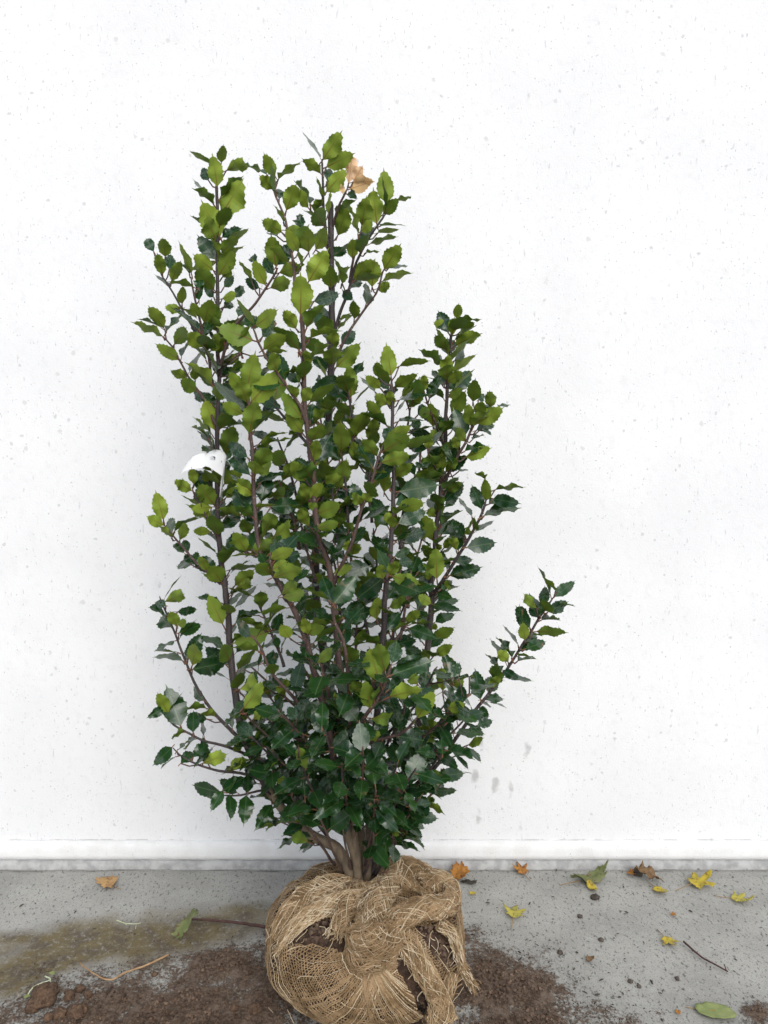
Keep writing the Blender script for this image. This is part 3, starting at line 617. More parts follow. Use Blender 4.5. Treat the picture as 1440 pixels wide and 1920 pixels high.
# leaves read off the photograph: zoom tile origin and scale, then (base x, y, tip x, y, face)
#   u underside, t upper side, U / T the same seen obliquely, e edge-on, y yellowed
TILES = [
 (240, 240, 6, "1005,660,960,330,u 1050,390,1065,190,u 920,400,715,255,U 1105,480,1345,390,u 905,590,840,460,t 970,870,770,575,T 1045,985,1280,620,u 1035,1230,850,860,u 1010,1450,960,1190,U 1040,1100,1100,1000,t 1120,1290,1330,1120,U 985,1480,800,1225,t 1010,1490,1270,1325,U 960,1600,755,1440,u 1020,1660,1190,1390,u 1060,1680,1165,1560,u 990,1490,740,1590,U 390,1650,330,1410,u 420,1450,400,1220,u 290,1390,195,1230,t 465,1590,480,1430,t 470,1800,320,1660,T 490,1720,590,1490,u 690,1640,600,1490,T 715,1640,590,1315,U 740,1790,480,1720,U 930,1800,890,1600,u 800,1800,800,1660,t 1080,1790,1180,1670,t"),
 (440, 240, 6, "990,360,1190,70,u 965,340,790,55,e 970,515,780,340,u 1030,440,1320,295,u 1030,720,1240,490,u 1045,600,1080,460,t 985,790,950,560,U 1055,960,1060,720,U 1280,620,1330,330,y 1335,600,1430,440,y 1220,740,1200,630,y 365,525,150,375,e 455,540,340,310,u 490,580,710,380,U 440,690,290,545,u 500,800,505,670,t 580,930,690,640,u 830,900,715,690,u 850,860,720,600,e 550,1060,470,860,U 530,1175,310,1030,u 770,1120,680,940,t 560,1150,760,1150,u 900,960,970,790,u 1000,1080,830,930,U 480,1220,375,1175,T 465,1560,410,1220,u 480,1540,650,1280,t 720,1390,590,1160,u 835,1400,810,1120,u 910,1370,1050,1120,u 830,1730,1030,1400,u 500,1630,740,1560,u 350,1770,210,1500,u 440,1650,320,1450,t 185,1710,70,1510,U 250,1510,170,1430,t 280,1800,130,1710,t 400,1800,640,1710,u 1040,1420,1250,1380,t 1210,1750,1190,1470,U 1160,1210,1260,920,u 1390,1190,1310,890,U 750,1560,720,1340,U 1325,1470,1330,1250,u"),
 (600, 240, 6, "755,850,720,500,u 710,970,870,810,u 870,820,1010,770,U 470,1100,520,800,u 640,1080,590,720,u 650,1180,870,1130,U 460,1160,590,1060,u 450,1310,600,1110,t 520,1400,660,1370,U 720,1590,890,1330,u 770,1580,970,1545,T 700,1725,1010,1620,U 585,1790,610,1500,u 375,1700,600,1490,u 350,1800,460,1690,t 640,1810,790,1760,u 330,690,560,610,y 370,610,600,580,y 330,720,400,780,t"),
 (240, 520, 6, "405,575,250,345,u 395,665,95,490,U 430,610,600,405,T 575,930,335,760,u 520,755,690,540,u 840,785,650,610,u 600,345,425,350,u 600,345,770,430,U 610,300,600,100,u 855,510,940,240,u 1010,610,920,470,u 790,440,720,290,u 830,670,720,480,t 850,640,900,500,t 800,260,800,30,t 965,225,860,90,t 1060,240,1210,190,u 1070,350,1190,270,t 930,830,1040,630,u 950,700,910,590,T 665,1150,490,1030,u 755,1160,760,1000,u 945,1210,700,960,U 690,1060,810,850,T 860,1395,745,1280,t 930,1400,840,1300,t 980,1720,870,1400,u 1260,850,1050,590,t 1275,850,1330,540,U 1250,880,1080,970,u 1310,1300,1130,1080,u 1330,1280,1430,880,u 1310,1510,1000,1190,T 1300,1540,1060,1420,u 1120,1690,1280,1590,U 900,1800,760,1640,T 1150,1080,1000,1000,t 1060,1120,1180,1020,t 1410,530,1240,260,U 1240,440,1300,320,t 1180,230,1310,100,t"),
 (440, 520, 6, "740,430,760,-10,u 690,580,560,370,u 720,840,640,600,T 815,490,990,350,t 320,815,560,650,u 370,850,575,800,U 235,545,480,380,u 310,670,490,470,t 180,1410,480,1080,u 165,1760,230,1410,u 270,1310,480,1460,t 790,1010,830,810,u 570,1160,480,870,t 735,1040,540,1050,U 740,1180,590,1080,t 760,1400,850,1240,u 690,1360,630,1190,u 1210,1150,880,1270,t 1020,1110,940,930,U 990,1180,910,1110,t 1075,840,1130,570,u 850,685,1160,540,U 890,270,1170,190,t 1220,150,1310,240,t 1345,470,1350,260,u 1190,490,1300,390,U 1140,1010,1400,765,u 1200,750,1360,600,t 1240,1410,1250,1130,t 1310,1350,1290,1010,u 1130,1430,1200,1310,T 1200,1620,1350,1510,t 900,1650,1000,1440,u 760,1750,590,1530,u 850,1610,870,1400,t 1000,1730,1110,1580,t 340,1800,570,1740,U 1390,1710,1450,1560,u 1220,1790,1390,1730,u"),
 (640, 560, 6, "560,870,510,540,u 600,1000,840,830,u 650,760,960,650,U 430,900,400,710,u 530,1020,420,870,t 380,1050,230,880,T 440,1010,280,870,u 680,1100,790,980,u 740,1100,830,1000,t 650,1140,1020,1070,T 760,1220,900,1090,u 560,1220,550,1030,u 520,1190,380,1080,u 450,1350,300,1160,u 200,1480,290,1280,u 330,1610,370,1330,u 540,1570,760,1450,u 490,1610,560,1450,t 500,1610,680,1560,U 925,1040,930,850,u 1000,1080,1060,960,t 860,1310,960,1190,t 1030,1440,1010,1180,u 640,1380,920,1320,T 820,1470,870,1350,t 1020,1530,760,1500,t 970,1690,1000,1570,u 960,1690,740,1640,t 1150,1700,1080,1430,T 1245,420,1270,210,u 1300,230,1320,70,u 1200,635,1080,350,U 1170,300,1050,270,u"),
 (780, 560, 6, "460,250,705,225,U 530,340,650,270,u 440,530,715,365,u 430,700,590,530,t 420,830,650,630,U 335,900,360,650,u 345,940,560,820,u 420,1020,640,820,t 350,1015,440,910,t 300,780,280,640,T 280,950,150,860,U 370,1110,520,1020,u 400,1300,560,1050,u 640,1160,670,910,u 690,1310,760,1150,u 620,1430,580,1190,u 840,1230,830,1045,u 920,1220,1050,1185,T 680,1410,960,1240,u 700,1140,780,1080,t 680,1480,880,1410,t 740,1460,840,1520,T 560,1610,430,1430,u 470,1690,420,1540,u 560,1780,820,1690,u 630,1590,750,1510,T 450,1400,540,1330,t 760,1310,850,1230,t"),
 (240, 800, 6, "1090,315,1180,10,u 935,225,820,30,T 715,720,500,600,u 740,650,720,470,u 760,600,860,470,T 800,710,790,600,t 1055,690,880,490,U 900,620,850,530,u 800,890,620,780,U 940,905,720,930,u 820,860,870,740,T 960,790,890,700,u 400,1050,320,750,u 400,1110,230,1020,u 490,1250,340,1110,U 520,1180,740,950,U 580,1280,660,1070,u 680,1410,620,1270,t 740,1555,780,1400,t 930,1180,720,1170,u 630,1420,520,1310,t 700,1540,650,1430,t 890,1630,800,1430,u 980,1690,850,1450,T 960,1730,840,1640,U 1000,1020,900,950,t 1080,650,1280,480,u 1375,545,1170,320,t 1345,345,1140,190,t 1390,730,1230,590,u 1100,800,1250,690,u 1390,1000,1200,700,t 1110,970,1240,830,t 1120,990,1330,920,t 1330,1400,1190,1180,u 1310,1410,1070,1350,T 1150,1610,1440,1560,U 1200,1790,1400,1620,u 1000,1620,1020,1560,t"),
 (440, 800, 6, "235,240,575,65,U 225,530,380,235,u 240,510,470,430,u 480,430,570,400,T 300,620,545,510,T 210,770,30,650,u 300,850,360,520,t 430,800,560,700,u 215,940,90,720,t 230,910,440,870,U 410,900,710,880,t 315,1200,440,970,u 400,1280,670,1075,u 500,1090,680,920,t 195,1380,235,1170,t 185,1430,440,1290,u 400,1420,580,1210,t 440,1510,720,1430,t 400,1490,640,1380,u 430,1700,750,1580,u 420,1610,590,1520,u 370,1570,290,1420,t 875,395,940,130,u 825,820,760,640,u 850,815,980,640,u 990,790,1050,640,u 800,610,620,385,u 840,480,700,345,t 930,940,840,860,u 925,980,1205,880,u 840,1120,710,900,u 915,1140,1155,1090,u 880,1390,750,1140,t 960,1170,1120,1180,T 1010,610,1180,440,t 1180,670,1250,390,u 1020,200,1190,70,t 1190,280,1260,190,u 1220,140,1340,60,u 1380,400,1330,170,u 1150,990,1320,920,t 1100,1280,1300,1150,t 1200,920,1400,890,t 1280,1400,1260,1280,u 1110,1650,1310,1580,u"),
 (640, 820, 6, "450,285,775,190,u 590,435,785,310,u 405,215,250,30,u 180,275,110,60,u 360,350,200,80,t 480,620,480,370,u 650,610,1070,540,t 610,760,880,620,t 630,790,910,740,u 640,970,940,830,t 640,1150,930,1060,t 580,970,500,860,u 555,1020,600,870,u 490,870,340,690,t 230,760,330,620,u 220,750,110,630,u 380,1680,330,1520,u 470,1590,420,1420,u 540,1550,640,1370,u 570,1560,850,1640,u 445,1410,330,1200,u 290,1700,210,1400,u 600,1340,780,1265,t 640,1410,810,1390,t 700,1550,930,1520,t 560,1210,470,1140,t 530,1300,340,1120,t 1130,410,1130,190,u 1170,395,1300,230,u 1090,440,960,190,u 1185,610,1340,510,u 1160,790,1310,610,t 1080,910,1110,690,u 1060,900,970,800,u 1120,970,1180,830,t 1035,1170,930,890,u 1130,1090,1330,930,t 1370,1120,1270,930,t 1290,1270,1240,1100,u 1150,1250,1270,1110,u 1075,1590,1060,1260,u 1080,1280,1100,1180,u 975,1360,930,1200,t 1190,1490,1130,1270,T 870,1510,960,1420,t 1000,1600,970,1450,u 945,1750,810,1640,t 1120,1710,1240,1610,t"),
 (780, 820, 6, "785,720,790,470,u 740,810,640,560,t 775,470,680,390,U 890,590,1195,540,U 870,690,1125,740,t 760,885,1130,780,T 670,1060,855,930,T 570,1240,895,1180,t 630,890,490,670,T 600,1035,650,890,U 545,1090,600,1020,u 550,1130,440,940,t 425,1400,625,1370,t 375,1555,715,1460,t 480,385,585,360,T 480,545,515,505,t 265,1700,400,1620,u 240,1750,390,1800,t"),
 (440, 1080, 6, "0,360,230,120,T 0,160,220,20,u 1105,310,985,20,t 1120,310,1350,20,t 1050,265,800,140,U 530,205,720,60,u 540,240,800,190,u 660,300,880,220,T 350,600,430,390,U 185,680,10,510,t 320,600,70,470,U 390,620,20,750,u 430,640,530,420,t 620,700,530,560,u 500,800,450,690,t 830,650,760,460,u 790,640,1015,560,u 870,530,1050,500,u 800,910,790,655,t 930,980,1105,815,u 1340,860,1100,790,t 1210,460,1450,360,t 1225,470,1450,500,t 1385,235,1390,70,u 1170,1190,1150,910,t 1440,1160,1260,1080,t 1000,800,970,730,t 100,1050,320,950,T 55,1275,290,1100,u 395,1280,660,1170,t 320,980,520,880,t 100,1490,320,1210,u 130,1540,350,1440,t 210,1610,350,1500,u 770,1780,450,1630,t 1210,1710,1200,1380,t 980,1700,990,1440,t 880,1280,770,1150,t 1130,1380,1200,1300,u 1310,1320,1430,1200,u 700,1610,600,1480,t 400,1340,320,1180,u"),
 (640, 1080, 6, "190,260,190,70,u 435,1200,300,810,u 490,1070,410,760,u 570,980,640,720,t 570,1110,990,960,t 30,475,320,400,t 20,455,270,280,t 395,490,380,220,u 540,350,745,250,u 490,610,660,410,t 730,510,880,390,u 760,585,1050,690,t 1010,310,850,220,u 950,190,870,70,t 1060,310,1300,270,t 1050,190,1190,200,T 1020,600,1080,540,u 1050,890,1240,785,u 985,960,920,810,u 920,1060,960,950,u 325,1490,270,1200,u 370,1400,420,1250,U 340,1170,70,1040,t 540,1360,880,1260,u 850,1600,1030,1320,u 860,1700,1190,1750,u 330,1600,610,1590,u 480,1580,680,1490,U 1140,1290,1130,1020,u 1250,1190,1180,880,t 1265,1140,1310,980,t 1440,1130,1280,1160,T 1200,1490,1390,1450,u 1190,1650,1360,1540,t 700,1400,820,1450,t 860,1220,770,1100,u 100,1310,220,1200,u 20,1720,60,1390,t 530,1280,700,1150,t"),
 (840, 1060, 6, "1210,290,1080,135,U 1200,355,1405,190,t 1085,450,1080,240,t 1125,525,1335,420,t 1010,590,940,430,t 1040,560,1050,420,t 1000,480,845,330,u 920,700,770,475,t 1050,615,1245,585,T 870,840,840,660,u 790,900,640,695,e 940,785,1045,760,e 870,940,1085,860,t 820,960,990,820,t 680,1090,570,960,u 720,1040,580,800,T 780,1080,975,1015,T 600,1200,455,990,T 620,1180,770,1270,t 460,1370,590,1240,u 390,1510,620,1490,t 365,1510,310,1200,t 30,1300,130,1105,t 170,1550,130,1340,t 120,1275,280,1235,e 380,1550,480,1580,T 350,1600,450,1690,t 180,1710,390,1660,t 330,1800,490,1750,t 0,1650,180,1560,u"),
 (440, 1340, 6, "540,390,265,125,t 525,540,350,400,t 720,365,790,580,u 830,320,1030,180,t 430,980,340,690,t 460,980,640,880,t 420,1010,270,1260,t 130,905,120,1195,t 1235,890,1065,580,t 1235,930,930,1140,t 1255,890,1440,900,t 1290,830,1270,610,t 790,920,760,590,t 790,960,530,1190,t 530,1210,340,1230,T 830,1430,640,1350,u 240,650,110,600,t 150,870,150,680,t 490,520,390,620,t 590,760,470,730,u"),
 (260, 1080, 3.4286, "530,1390,345,1355,t 540,1380,470,1495,t 585,1405,595,1550,t 535,1385,675,1290,t 700,1395,690,1300,t 215,1100,112,1205,t 270,1205,350,1125,t 350,1165,440,1080,t 410,1205,555,1150,u 590,1235,670,1170,u 245,1125,330,1050,e 190,885,125,755,u 155,850,75,905,t 270,965,190,725,t 350,1005,350,865,t 440,920,305,900,t 170,165,315,100,u 175,190,108,170,t 245,320,205,235,u 250,315,320,290,u 250,230,375,220,t 260,365,395,315,t 285,545,112,480,T 235,415,115,475,T 320,520,400,380,t 345,575,380,415,u 420,800,335,720,t 345,600,545,560,t 560,570,440,465,t 540,310,455,130,u"),
 (660, 1340, 5.538, "650,225,845,300,u 250,285,230,170,u 200,600,435,550,t 290,885,515,790,t 285,890,445,1035,t 245,985,445,1180,t 570,1215,600,1030,t 590,1000,725,1050,t 510,1215,660,1270,T 600,950,805,920,t 760,885,875,900,u 860,780,1075,800,t 900,635,1155,610,t 830,670,890,585,u 1205,315,1360,250,u 1200,340,1335,465,T 1090,420,1205,545,T 940,420,930,260,t 700,480,690,280,t 560,610,540,470,t 230,880,0,850,t 215,1150,90,930,t 35,1230,95,1060,t 185,1385,405,1210,t 350,1620,260,1420,t 385,1490,330,1340,t 430,1250,575,1360,T 420,1255,480,1160,u"),
]
LEAVES = []                                       # dicts: matrix, mesh index, tone, score
def add_leaf(b, a, n, L, wide, mesh, tone, kind=0):
    a = a.normalized(); n = (n-a*n.dot(a)).normalized(); x = a.cross(n)
    zs = L*rnd(.3, 1.7)
    M = Matrix((( x.x*wide, a.x*L, n.x*zs, b.x), (x.y*wide, a.y*L, n.y*zs, b.y), (x.z*wide, a.z*L, n.z*zs, b.z), (0, 0, 0, 1)))
    c = b+a*L*.5; v = (EYE-c); d = v.length; v = v/d
    LEAVES.append(dict(M=M, me=mesh, tone=tone, kind=kind, c=c, area=L*wide*abs(n.dot(v))/d/d, px=proj(c)))
twig = MB()
for ox, oy, s_, txt in TILES:
    for q in txt.split():
        bx, by, tx, ty, fc = q.split(','); bx, by, tx, ty = ox+float(bx)/s_, oy+float(by)/s_, ox+float(tx)/s_, oy+float(ty)/s_
        d2 = np.hypot(TA[:, 0]-bx, TA[:, 1]-by); cand = np.where(d2 < d2.min()+7)[0]
        j = cand[np.argmin(TA[cand, 2])]; Y = TA[j, 2]+rnd(-.006, .006); dist = d2[j]
        Y += min(.03, dist*.0005) if by < 1080 else -min(.05, dist*.0007)
        b = P(bx, by, Y)
        lapp = math.hypot(tx-bx, ty-by)*Y/F
        L = max(lapp*1.03, min(lapp*1.32, rnd(.050, .062)))
        if fc == 'y': L = lapp*1.04
        dy = math.sqrt(max(0, L*L-lapp*lapp)); up = ty < by+6
        und = fc in 'uUy'
        sg = (-1 if und else 1) if up else (1 if und else -1)
        t_ = P(tx, ty, Y+sg*dy); a = t_-b; L = a.length*1.14; a.normalize()
        v = (EYE-b).normalized(); n0 = (v-a*v.dot(a)).normalized()
        if und: n0 = -n0
        ob = fc in 'UTe'
        roll = R(rnd(60, 70)) if ob else R(random.gauss(0, 15))
        if fc == 'e': roll = R(80)
        n1, n2 = Matrix.Rotation(roll, 3, a) @ n0, Matrix.Rotation(-roll, 3, a) @ n0
        n = (n1 if n1.z > n2.z else n2) if ob else n1
        wide = min(L, max(lapp, .033))*rnd(1.0, 1.18)
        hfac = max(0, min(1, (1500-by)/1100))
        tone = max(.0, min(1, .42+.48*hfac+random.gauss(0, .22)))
        if not und: tone = rnd(.1, .5)
        if fc == 'u' and (by > 1040 and random.random() < .3): tone = min(1, tone+.35)
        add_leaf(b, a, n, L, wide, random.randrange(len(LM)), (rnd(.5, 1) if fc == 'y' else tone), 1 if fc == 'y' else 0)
        if dist > 7:
            # a short stalk down to the branch the leaf grows from
            lo = np.where((TA[:, 3] == TA[j, 3]) & (TA[:, 1] > by))[0]
            jj = lo[np.argmin(np.hypot(TA[lo, 0]-bx, (TA[lo, 1]-by-dist*.8)))] if len(lo) else j
            e = P(TA[jj, 0], TA[jj, 1], TA[jj, 2])
            if (e-b).length < .11:
                m_ = (e+b)/2+Vector((0, .0, -.004)); twig.tube(spline([e, m_, b], .012), .0013, 5)
twig.build('twig', M_SHOOT, shrub, kind='stuff')
TC = np.array([l['px'] for l in LEAVES])
# leaves the photograph shows only as mass: set spirally round the branches
DENSE = [(450, 1170), (520, 1090), (585, 1010), (640, 900), (700, 840), (790, 880), (808, 960), (815, 1100), (815, 1220), (880, 1290), (900, 1350), (880, 1430), (825, 1480), (785, 1540), (735, 1590), (650, 1570), (545, 1530), (500, 1470), (440, 1400), (400, 1350), (440, 1280)]
for bi, (path, rad, sp) in enumerate(PATHS):
    sp = .05 if not sp else min(sp, .016)
    acc = 0; az = rnd(0, 6)
    for i in range(2, len(path)):
        acc += (path[i]-path[i-1]).length
        if acc < sp: continue
        acc = rnd(-.3, .3)*sp; az += 2.4
        p = path[i]; x0, y0 = proj(p)
        if y0 > 1585: continue
        t = (path[i]-path[i-1]).normalized(); o1 = t.orthogonal().normalized(); r_ = Matrix.Rotation(az, 3, t) @ o1
        low = max(0, min(1, (y0-900)/500)); al = R(rnd(38, 60)+14*low)
        a = t*math.cos(al)+r_*math.sin(al); a.z -= .12*low*rnd(0, 1); a.normalize()
        n = t+Vector((0, 0, .5*low))+Vector((rnd(-.6, .6), rnd(-.6, .6), rnd(-.6, .6)))
        L = rnd(.044, .062)*(1-.12*low); b = p+r_*rad[i]+a*.006
        x, y = proj(b+a*L*.6)
        near = np.hypot(TC[:, 0]-x, TC[:, 1]-y).min()
        if math.hypot(x-655, y-335) < 48 or (575 < x < 690 and y > 1535): continue
        if not (inpoly(x, y, DENSE) or near < 30): continue
        if random.random() < (.55 if y0 < 620 else .1 if y0 < 860 else 0): continue
        if (b+a*L).y > WY-.03: continue
        add_leaf(b, a, n, L, L*rnd(.95, 1.15), random.randrange(len(LM)), max(0, min(1, .3+random.gauss(0, .2))))
LEAVES.sort(key=lambda l: -l['area'])
off = Matrix.Translation(-shrub.location)
for l in LEAVES[:300]:
    o = bpy.data.objects.new('leaf', (LMY[l['me'] % 2] if l['kind'] else LM[l['me']])); C.objects.link(o)
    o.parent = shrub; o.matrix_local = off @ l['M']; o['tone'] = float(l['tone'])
rest = LEAVES[300:]
V, Fc, MI, UV, TN = [], [], [], [], []
cache = {}
for l in rest:
    me = LMY[l['me'] % 2] if l['kind'] else LM[l['me']]
    if me.name not in cache:
        cache[me.name] = (np.array([list(v.co)+[1] for v in me.vertices]), [tuple(p.vertices) for p in me.polygons], [p.material_index for p in me.polygons], [tuple(d.uv) for d in me.uv_layers[0].data])
    cv, cf, cm, cu = cache[me.name]; o_ = len(V)
    V.extend((cv @ np.array(off @ l['M']).T)[:, :3].tolist()); Fc.extend([tuple(i+o_ for i in f) for f in cf])
    MI.extend([3 if (l['kind'] and m < 2) else m for m in cm]); UV.extend(cu); TN.extend([l['tone']]*len(cv))
me = bpy.data.meshes.new('foliage'); me.from_pydata(V, [], Fc)
for m in (M_TOP, M_UND, M_PET, M_YEL): me.materials.append(m)
me.polygons.foreach_set('material_index', MI); me.polygons.foreach_set('use_smooth', [True]*len(Fc))
ul = me.uv_layers.new(name='UVMap'); ul.data.foreach_set('uv', [c for u in UV for c in u])
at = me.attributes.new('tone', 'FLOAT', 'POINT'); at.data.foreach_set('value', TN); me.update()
fo = bpy.data.objects.new('foliage', me); C.objects.link(fo); fo.parent = shrub; fo['kind'] = 'stuff'
print('leaves', len(LEAVES), 'rest', len(rest))

# ------------------------------------------------------------------ white plant label looped on the left stem
back = [(344, 880), (352, 866), (362, 855), (374, 850), (384, 848), (388, 851), (393, 847), (402, 843), (413, 844), (421, 849), (425, 855)]
front = [(337, 890), (345, 884), (356, 880), (368, 879), (378, 878), (385, 874), (392, 876), (400, 881), (407, 886), (413, 890), (417, 893)]
tagt = thing('plant_label', 'curled white plastic plant label looped round a holly stem', 'label', P(412, 870, 1.39))
mb = MB(); nu, nv = 40, 12; vs = []; keep = []
def lerp2(l, t):
    f_ = t*(len(l)-1); i = min(int(f_), len(l)-2); f_ -= i; return l[i][0]*(1-f_)+l[i+1][0]*f_, l[i][1]*(1-f_)+l[i+1][1]*f_
for i in range(nu+1):
    for j in range(nv+1):
        bx, by = lerp2(back, i/nu); fx, fy = lerp2(front, i/nu); t = j/nv
        vs.append(P(bx+(fx-bx)*t, by+(fy-by)*t, 1.400-.036*t))
fs = []
for i in range(nu):
    for j in range(nv):
        if 25 <= i <= 28 and j in (4, 5): continue
        fs.append((i*(nv+1)+j, i*(nv+1)+j+1, (i+1)*(nv+1)+j+1, (i+1)*(nv+1)+j))
mb.add(vs, fs); o = mb.build('strip', M_TAGW, tagt); sm = o.modifiers.new('thick', 'SOLIDIFY'); sm.thickness = .0005; sm.offset = 0
mb = MB(); tl = [(421, 860, 1.385), (419, 885, 1.383), (416, 910, 1.384), (414, 932, 1.386)]
vs = []
for x, y, Y in tl: vs += [P(x-2.5, y, Y), P(x+2.0, y, Y+.006)]
mb.add(vs, [(i*2, i*2+1, i*2+3, i*2+2) for i in range(3)]); o = mb.build('tail', M_TAGW, tagt); sm = o.modifiers.new('thick', 'SOLIDIFY'); sm.thickness = .0005; sm.offset = 0

# ------------------------------------------------------------------ litter on the slab
def leafmat(name, c1, c2, c3=None):
    k = NT(name); v = k.obj()
    col = k.mix(k.ramp(k.noise(v, 70, 3), .38, .64), c1, c2)
    if c3: col = k.mix(k.ramp(k.noise(v, 120, 3), .56, .66), col, c3)
    k.b.inputs['Roughness'].default_value = .6; k.b.inputs['Specular IOR Level'].default_value = .3
    k.bump(k.noise(v, 180, 3), .4, .001); finish_leaf(k, col, .15, c1); return k.m
LY = leafmat('yellow_leaf', (.48, .37, .04), (.36, .29, .04), (.22, .13, .03))
LYG = leafmat('yellow_green_leaf', (.46, .40, .07), (.36, .33, .07), (.22, .18, .04))
LO = leafmat('orange_brown_leaf', (.38, .17, .03), (.25, .10, .025), (.12, .06, .02))
LT = leafmat('tan_leaf', (.48, .30, .13), (.38, .22, .09), (.25, .14, .06))
LB = leafmat('brown_leaf', (.20, .12, .055), (.13, .075, .035), (.07, .04, .02))
LG = leafmat('dull_green_leaf', (.13, .16, .055), (.19, .20, .09), (.11, .075, .035))
LGP = leafmat('pale_green_leaf', (.20, .245, .085), (.25, .29, .11), None)
LDK = leafmat('black_leaf', (.035, .03, .022), (.055, .045, .03), None)
STK = mat_simple('leaf_stalk', (.30, .20, .07), (.22, .13, .05), 60, .7, 0)
def fallen(label, kind, px, py, size_px, rot, mat, curl=.25, cat='leaf', stalk=True, seed=0, tilt=0, flat=1.0, grp=None, lift=0):
    c = G(px, py); size = size_px*((c-EYE).length)/F*.5
    t = thing('fallen_leaf', label, cat, c, grp)
    rs = random.Random(seed); n = 60; rings = 5; vs = [(0, 0, 0)]; fs = []
    def rr(a):
        if kind == 'maple':
            r = 0
            for la, ll, lw in ((0, 1, .46), (.95, .88, .46), (-.95, .88, .46), (1.95, .58, .42), (-1.95, .58, .42)):
                d = (a-la+math.pi) % (2*math.pi)-math.pi; r = max(r, ll*max(0, 1-(abs(d)/lw)**1.1*.62))
            return max(r, .40)*(1+.08*math.sin(a*17+seed)+.07*math.sin(a*29))
        if kind == 'oval': return .55/math.sqrt((math.cos(a)*.55)**2+math.sin(a)**2)*(1+.02*math.sin(a*9))
        return (.75+.25*nz(math.cos(a)*1.4, math.sin(a)*1.4, seed*2.3))*(1+.10*math.sin(a*11+seed)+.08*math.sin(a*23))*(.75+.25*abs(math.cos(a)))
    ca = rs.uniform(0, 3)
    for k in range(1, rings+1):
        for i in range(n):
            a = 2*math.pi*i/n; r = rr(a)*k/rings; x, y = r*math.cos(a), r*math.sin(a)*flat
            s_ = x*math.cos(ca)+y*math.sin(ca)
            z = curl*(s_*s_)+curl*.35*nz(x*2.5, y*2.5, seed)*r*2+.02*abs(math.sin(a*2.5))*r
            vs.append((x, y, z))
    for i in range(n): fs.append((0, 1+i, 1+(i+1) % n))
    for k in range(rings-1):
        for i in range(n): fs.append((1+k*n+i, 1+(k+1)*n+i, 1+(k+1)*n+(i+1) % n, 1+k*n+(i+1) % n))
    Rm = Matrix.Rotation(rot, 3, 'Z') @ Matrix.Rotation(tilt, 3, 'Y')
    vs = [Rm @ (Vector(v)*size) for v in vs]; mz = min(v.z for v in vs)
    gz = .0045+soil_amt(c.x, c.y)**2*.007+lift
    vs = [v+c+Vector((0, 0, gz-mz)) for v in vs]
    mb = MB(); mb.add(vs, fs); o = mb.build('blade', mat, t); sm = o.modifiers.new('thick', 'SOLIDIFY'); sm.thickness = .0006
    if stalk:
        p0 = vs[0]; d = Rm @ Vector((-1, 0, 0)); mb = MB(); q = p0.copy(); pl = [q+Vector((0, 0, .001))]
        for k in range(6):
            q = q+(d+Vector((rs.uniform(-.3, .3), rs.uniform(-.3, .3), 0))*.4).normalized()*size*.24; pl.append(Vector((q.x, q.y, max(gz-.001, q.z-.0012*k))))
        mb.tube(pl, .0007, 5); mb.build('stalk', STK, t)
    return t
fallen('pale tan dry leaf lying alone near the wall, left of the holly', 'crumple', 201, 1659, 46, 2.6, LT, .35, seed=3, stalk=True)
fallen('grey green torn leaf curled on the soil edge beside a dark twig', 'crumple', 348, 1752, 66, 1.0, LG, .9, seed=5, tilt=-.5, flat=.55, stalk=False)
fallen('yellowish brown folded leaf lying just behind the jute loop', 'crumple', 862, 1646, 44, 1.2, LO, .8, seed=8, tilt=-.35)
fallen('blackened leaf scrap under the folded brown leaf', 'crumple', 880, 1657, 36, -.2, LDK, .2, seed=9, stalk=False, flat=.5)
fallen('small orange brown lobed leaf against the foot of the wall', 'maple', 979, 1638, 38, 1.9, LO, .4, seed=11, tilt=-.3)
fallen('large half green leaf with rolled brown edges near the wall', 'crumple', 1104, 1651, 76, .3, LG, .6, seed=14, flat=.6, tilt=-.05)
fallen('small yellow leaf tucked under the rolled green leaf', 'oval', 1110, 1668, 26, -1.3, LY, .4, seed=15, stalk=False)
fallen('brown crumpled leaf lying between yellow leaves by the wall', 'crumple', 1212, 1651, 54, -.3, LB, .8, seed=17, flat=.75, stalk=False, tilt=.2)
fallen('reddish brown leaf scrap beside the brown crumpled leaf', 'crumple', 1183, 1641, 20, .6, LO, .6, seed=18, stalk=False)
fallen('small golden yellow leaf in front of the brown crumpled leaf', 'maple', 1234, 1672, 36, -1.2, LY, .35, seed=20)
fallen('bright yellow lobed leaf near the wall, the largest yellow one', 'maple', 1306, 1661, 62, .4, LY, .5, seed=23)
fallen('yellow green lobed leaf with a brown stalk below the bright yellow one', 'maple', 1383, 1689, 46, -.3, LYG, .5, seed=26)
fallen('pale yellow three lobed leaf lying flat on clean concrete', 'maple', 964, 1718, 54, 1.3, LYG, .25, seed=29)
fallen('small flat yellow five lobed leaf above the dark red twig', 'maple', 1252, 1766, 40, -1.35, LY, .2, seed=31)
fallen('pale green oval leaf with long stalk', 'oval', 1342, 1902, 58, -.22, LGP, .15, seed=33)
fallen('tiny yellow leaf scrap beside the root ball', 'crumple', 887, 1678, 13, .4, LY, .3, seed=35, stalk=False)
fallen('tiny reddish leaf scrap on bare concrete', 'crumple', 1263, 1719, 12, .4, LO, .5, seed=36, stalk=False)
fallen('tiny orange leaf scrap left of the oval green leaf', 'crumple', 1271, 1902, 12, .9, LO, .5, seed=37, stalk=False)
fallen('brown shrivelled leaf scrap on the gritty concrete', 'crumple', 1106, 1802, 18, .9, LB, .6, seed=38, stalk=False)
fallen('thin yellowish green leaf sliver on the concrete', 'oval', 1203, 1627, 18, .1, LYG, .3, seed=39, stalk=False, flat=.5)
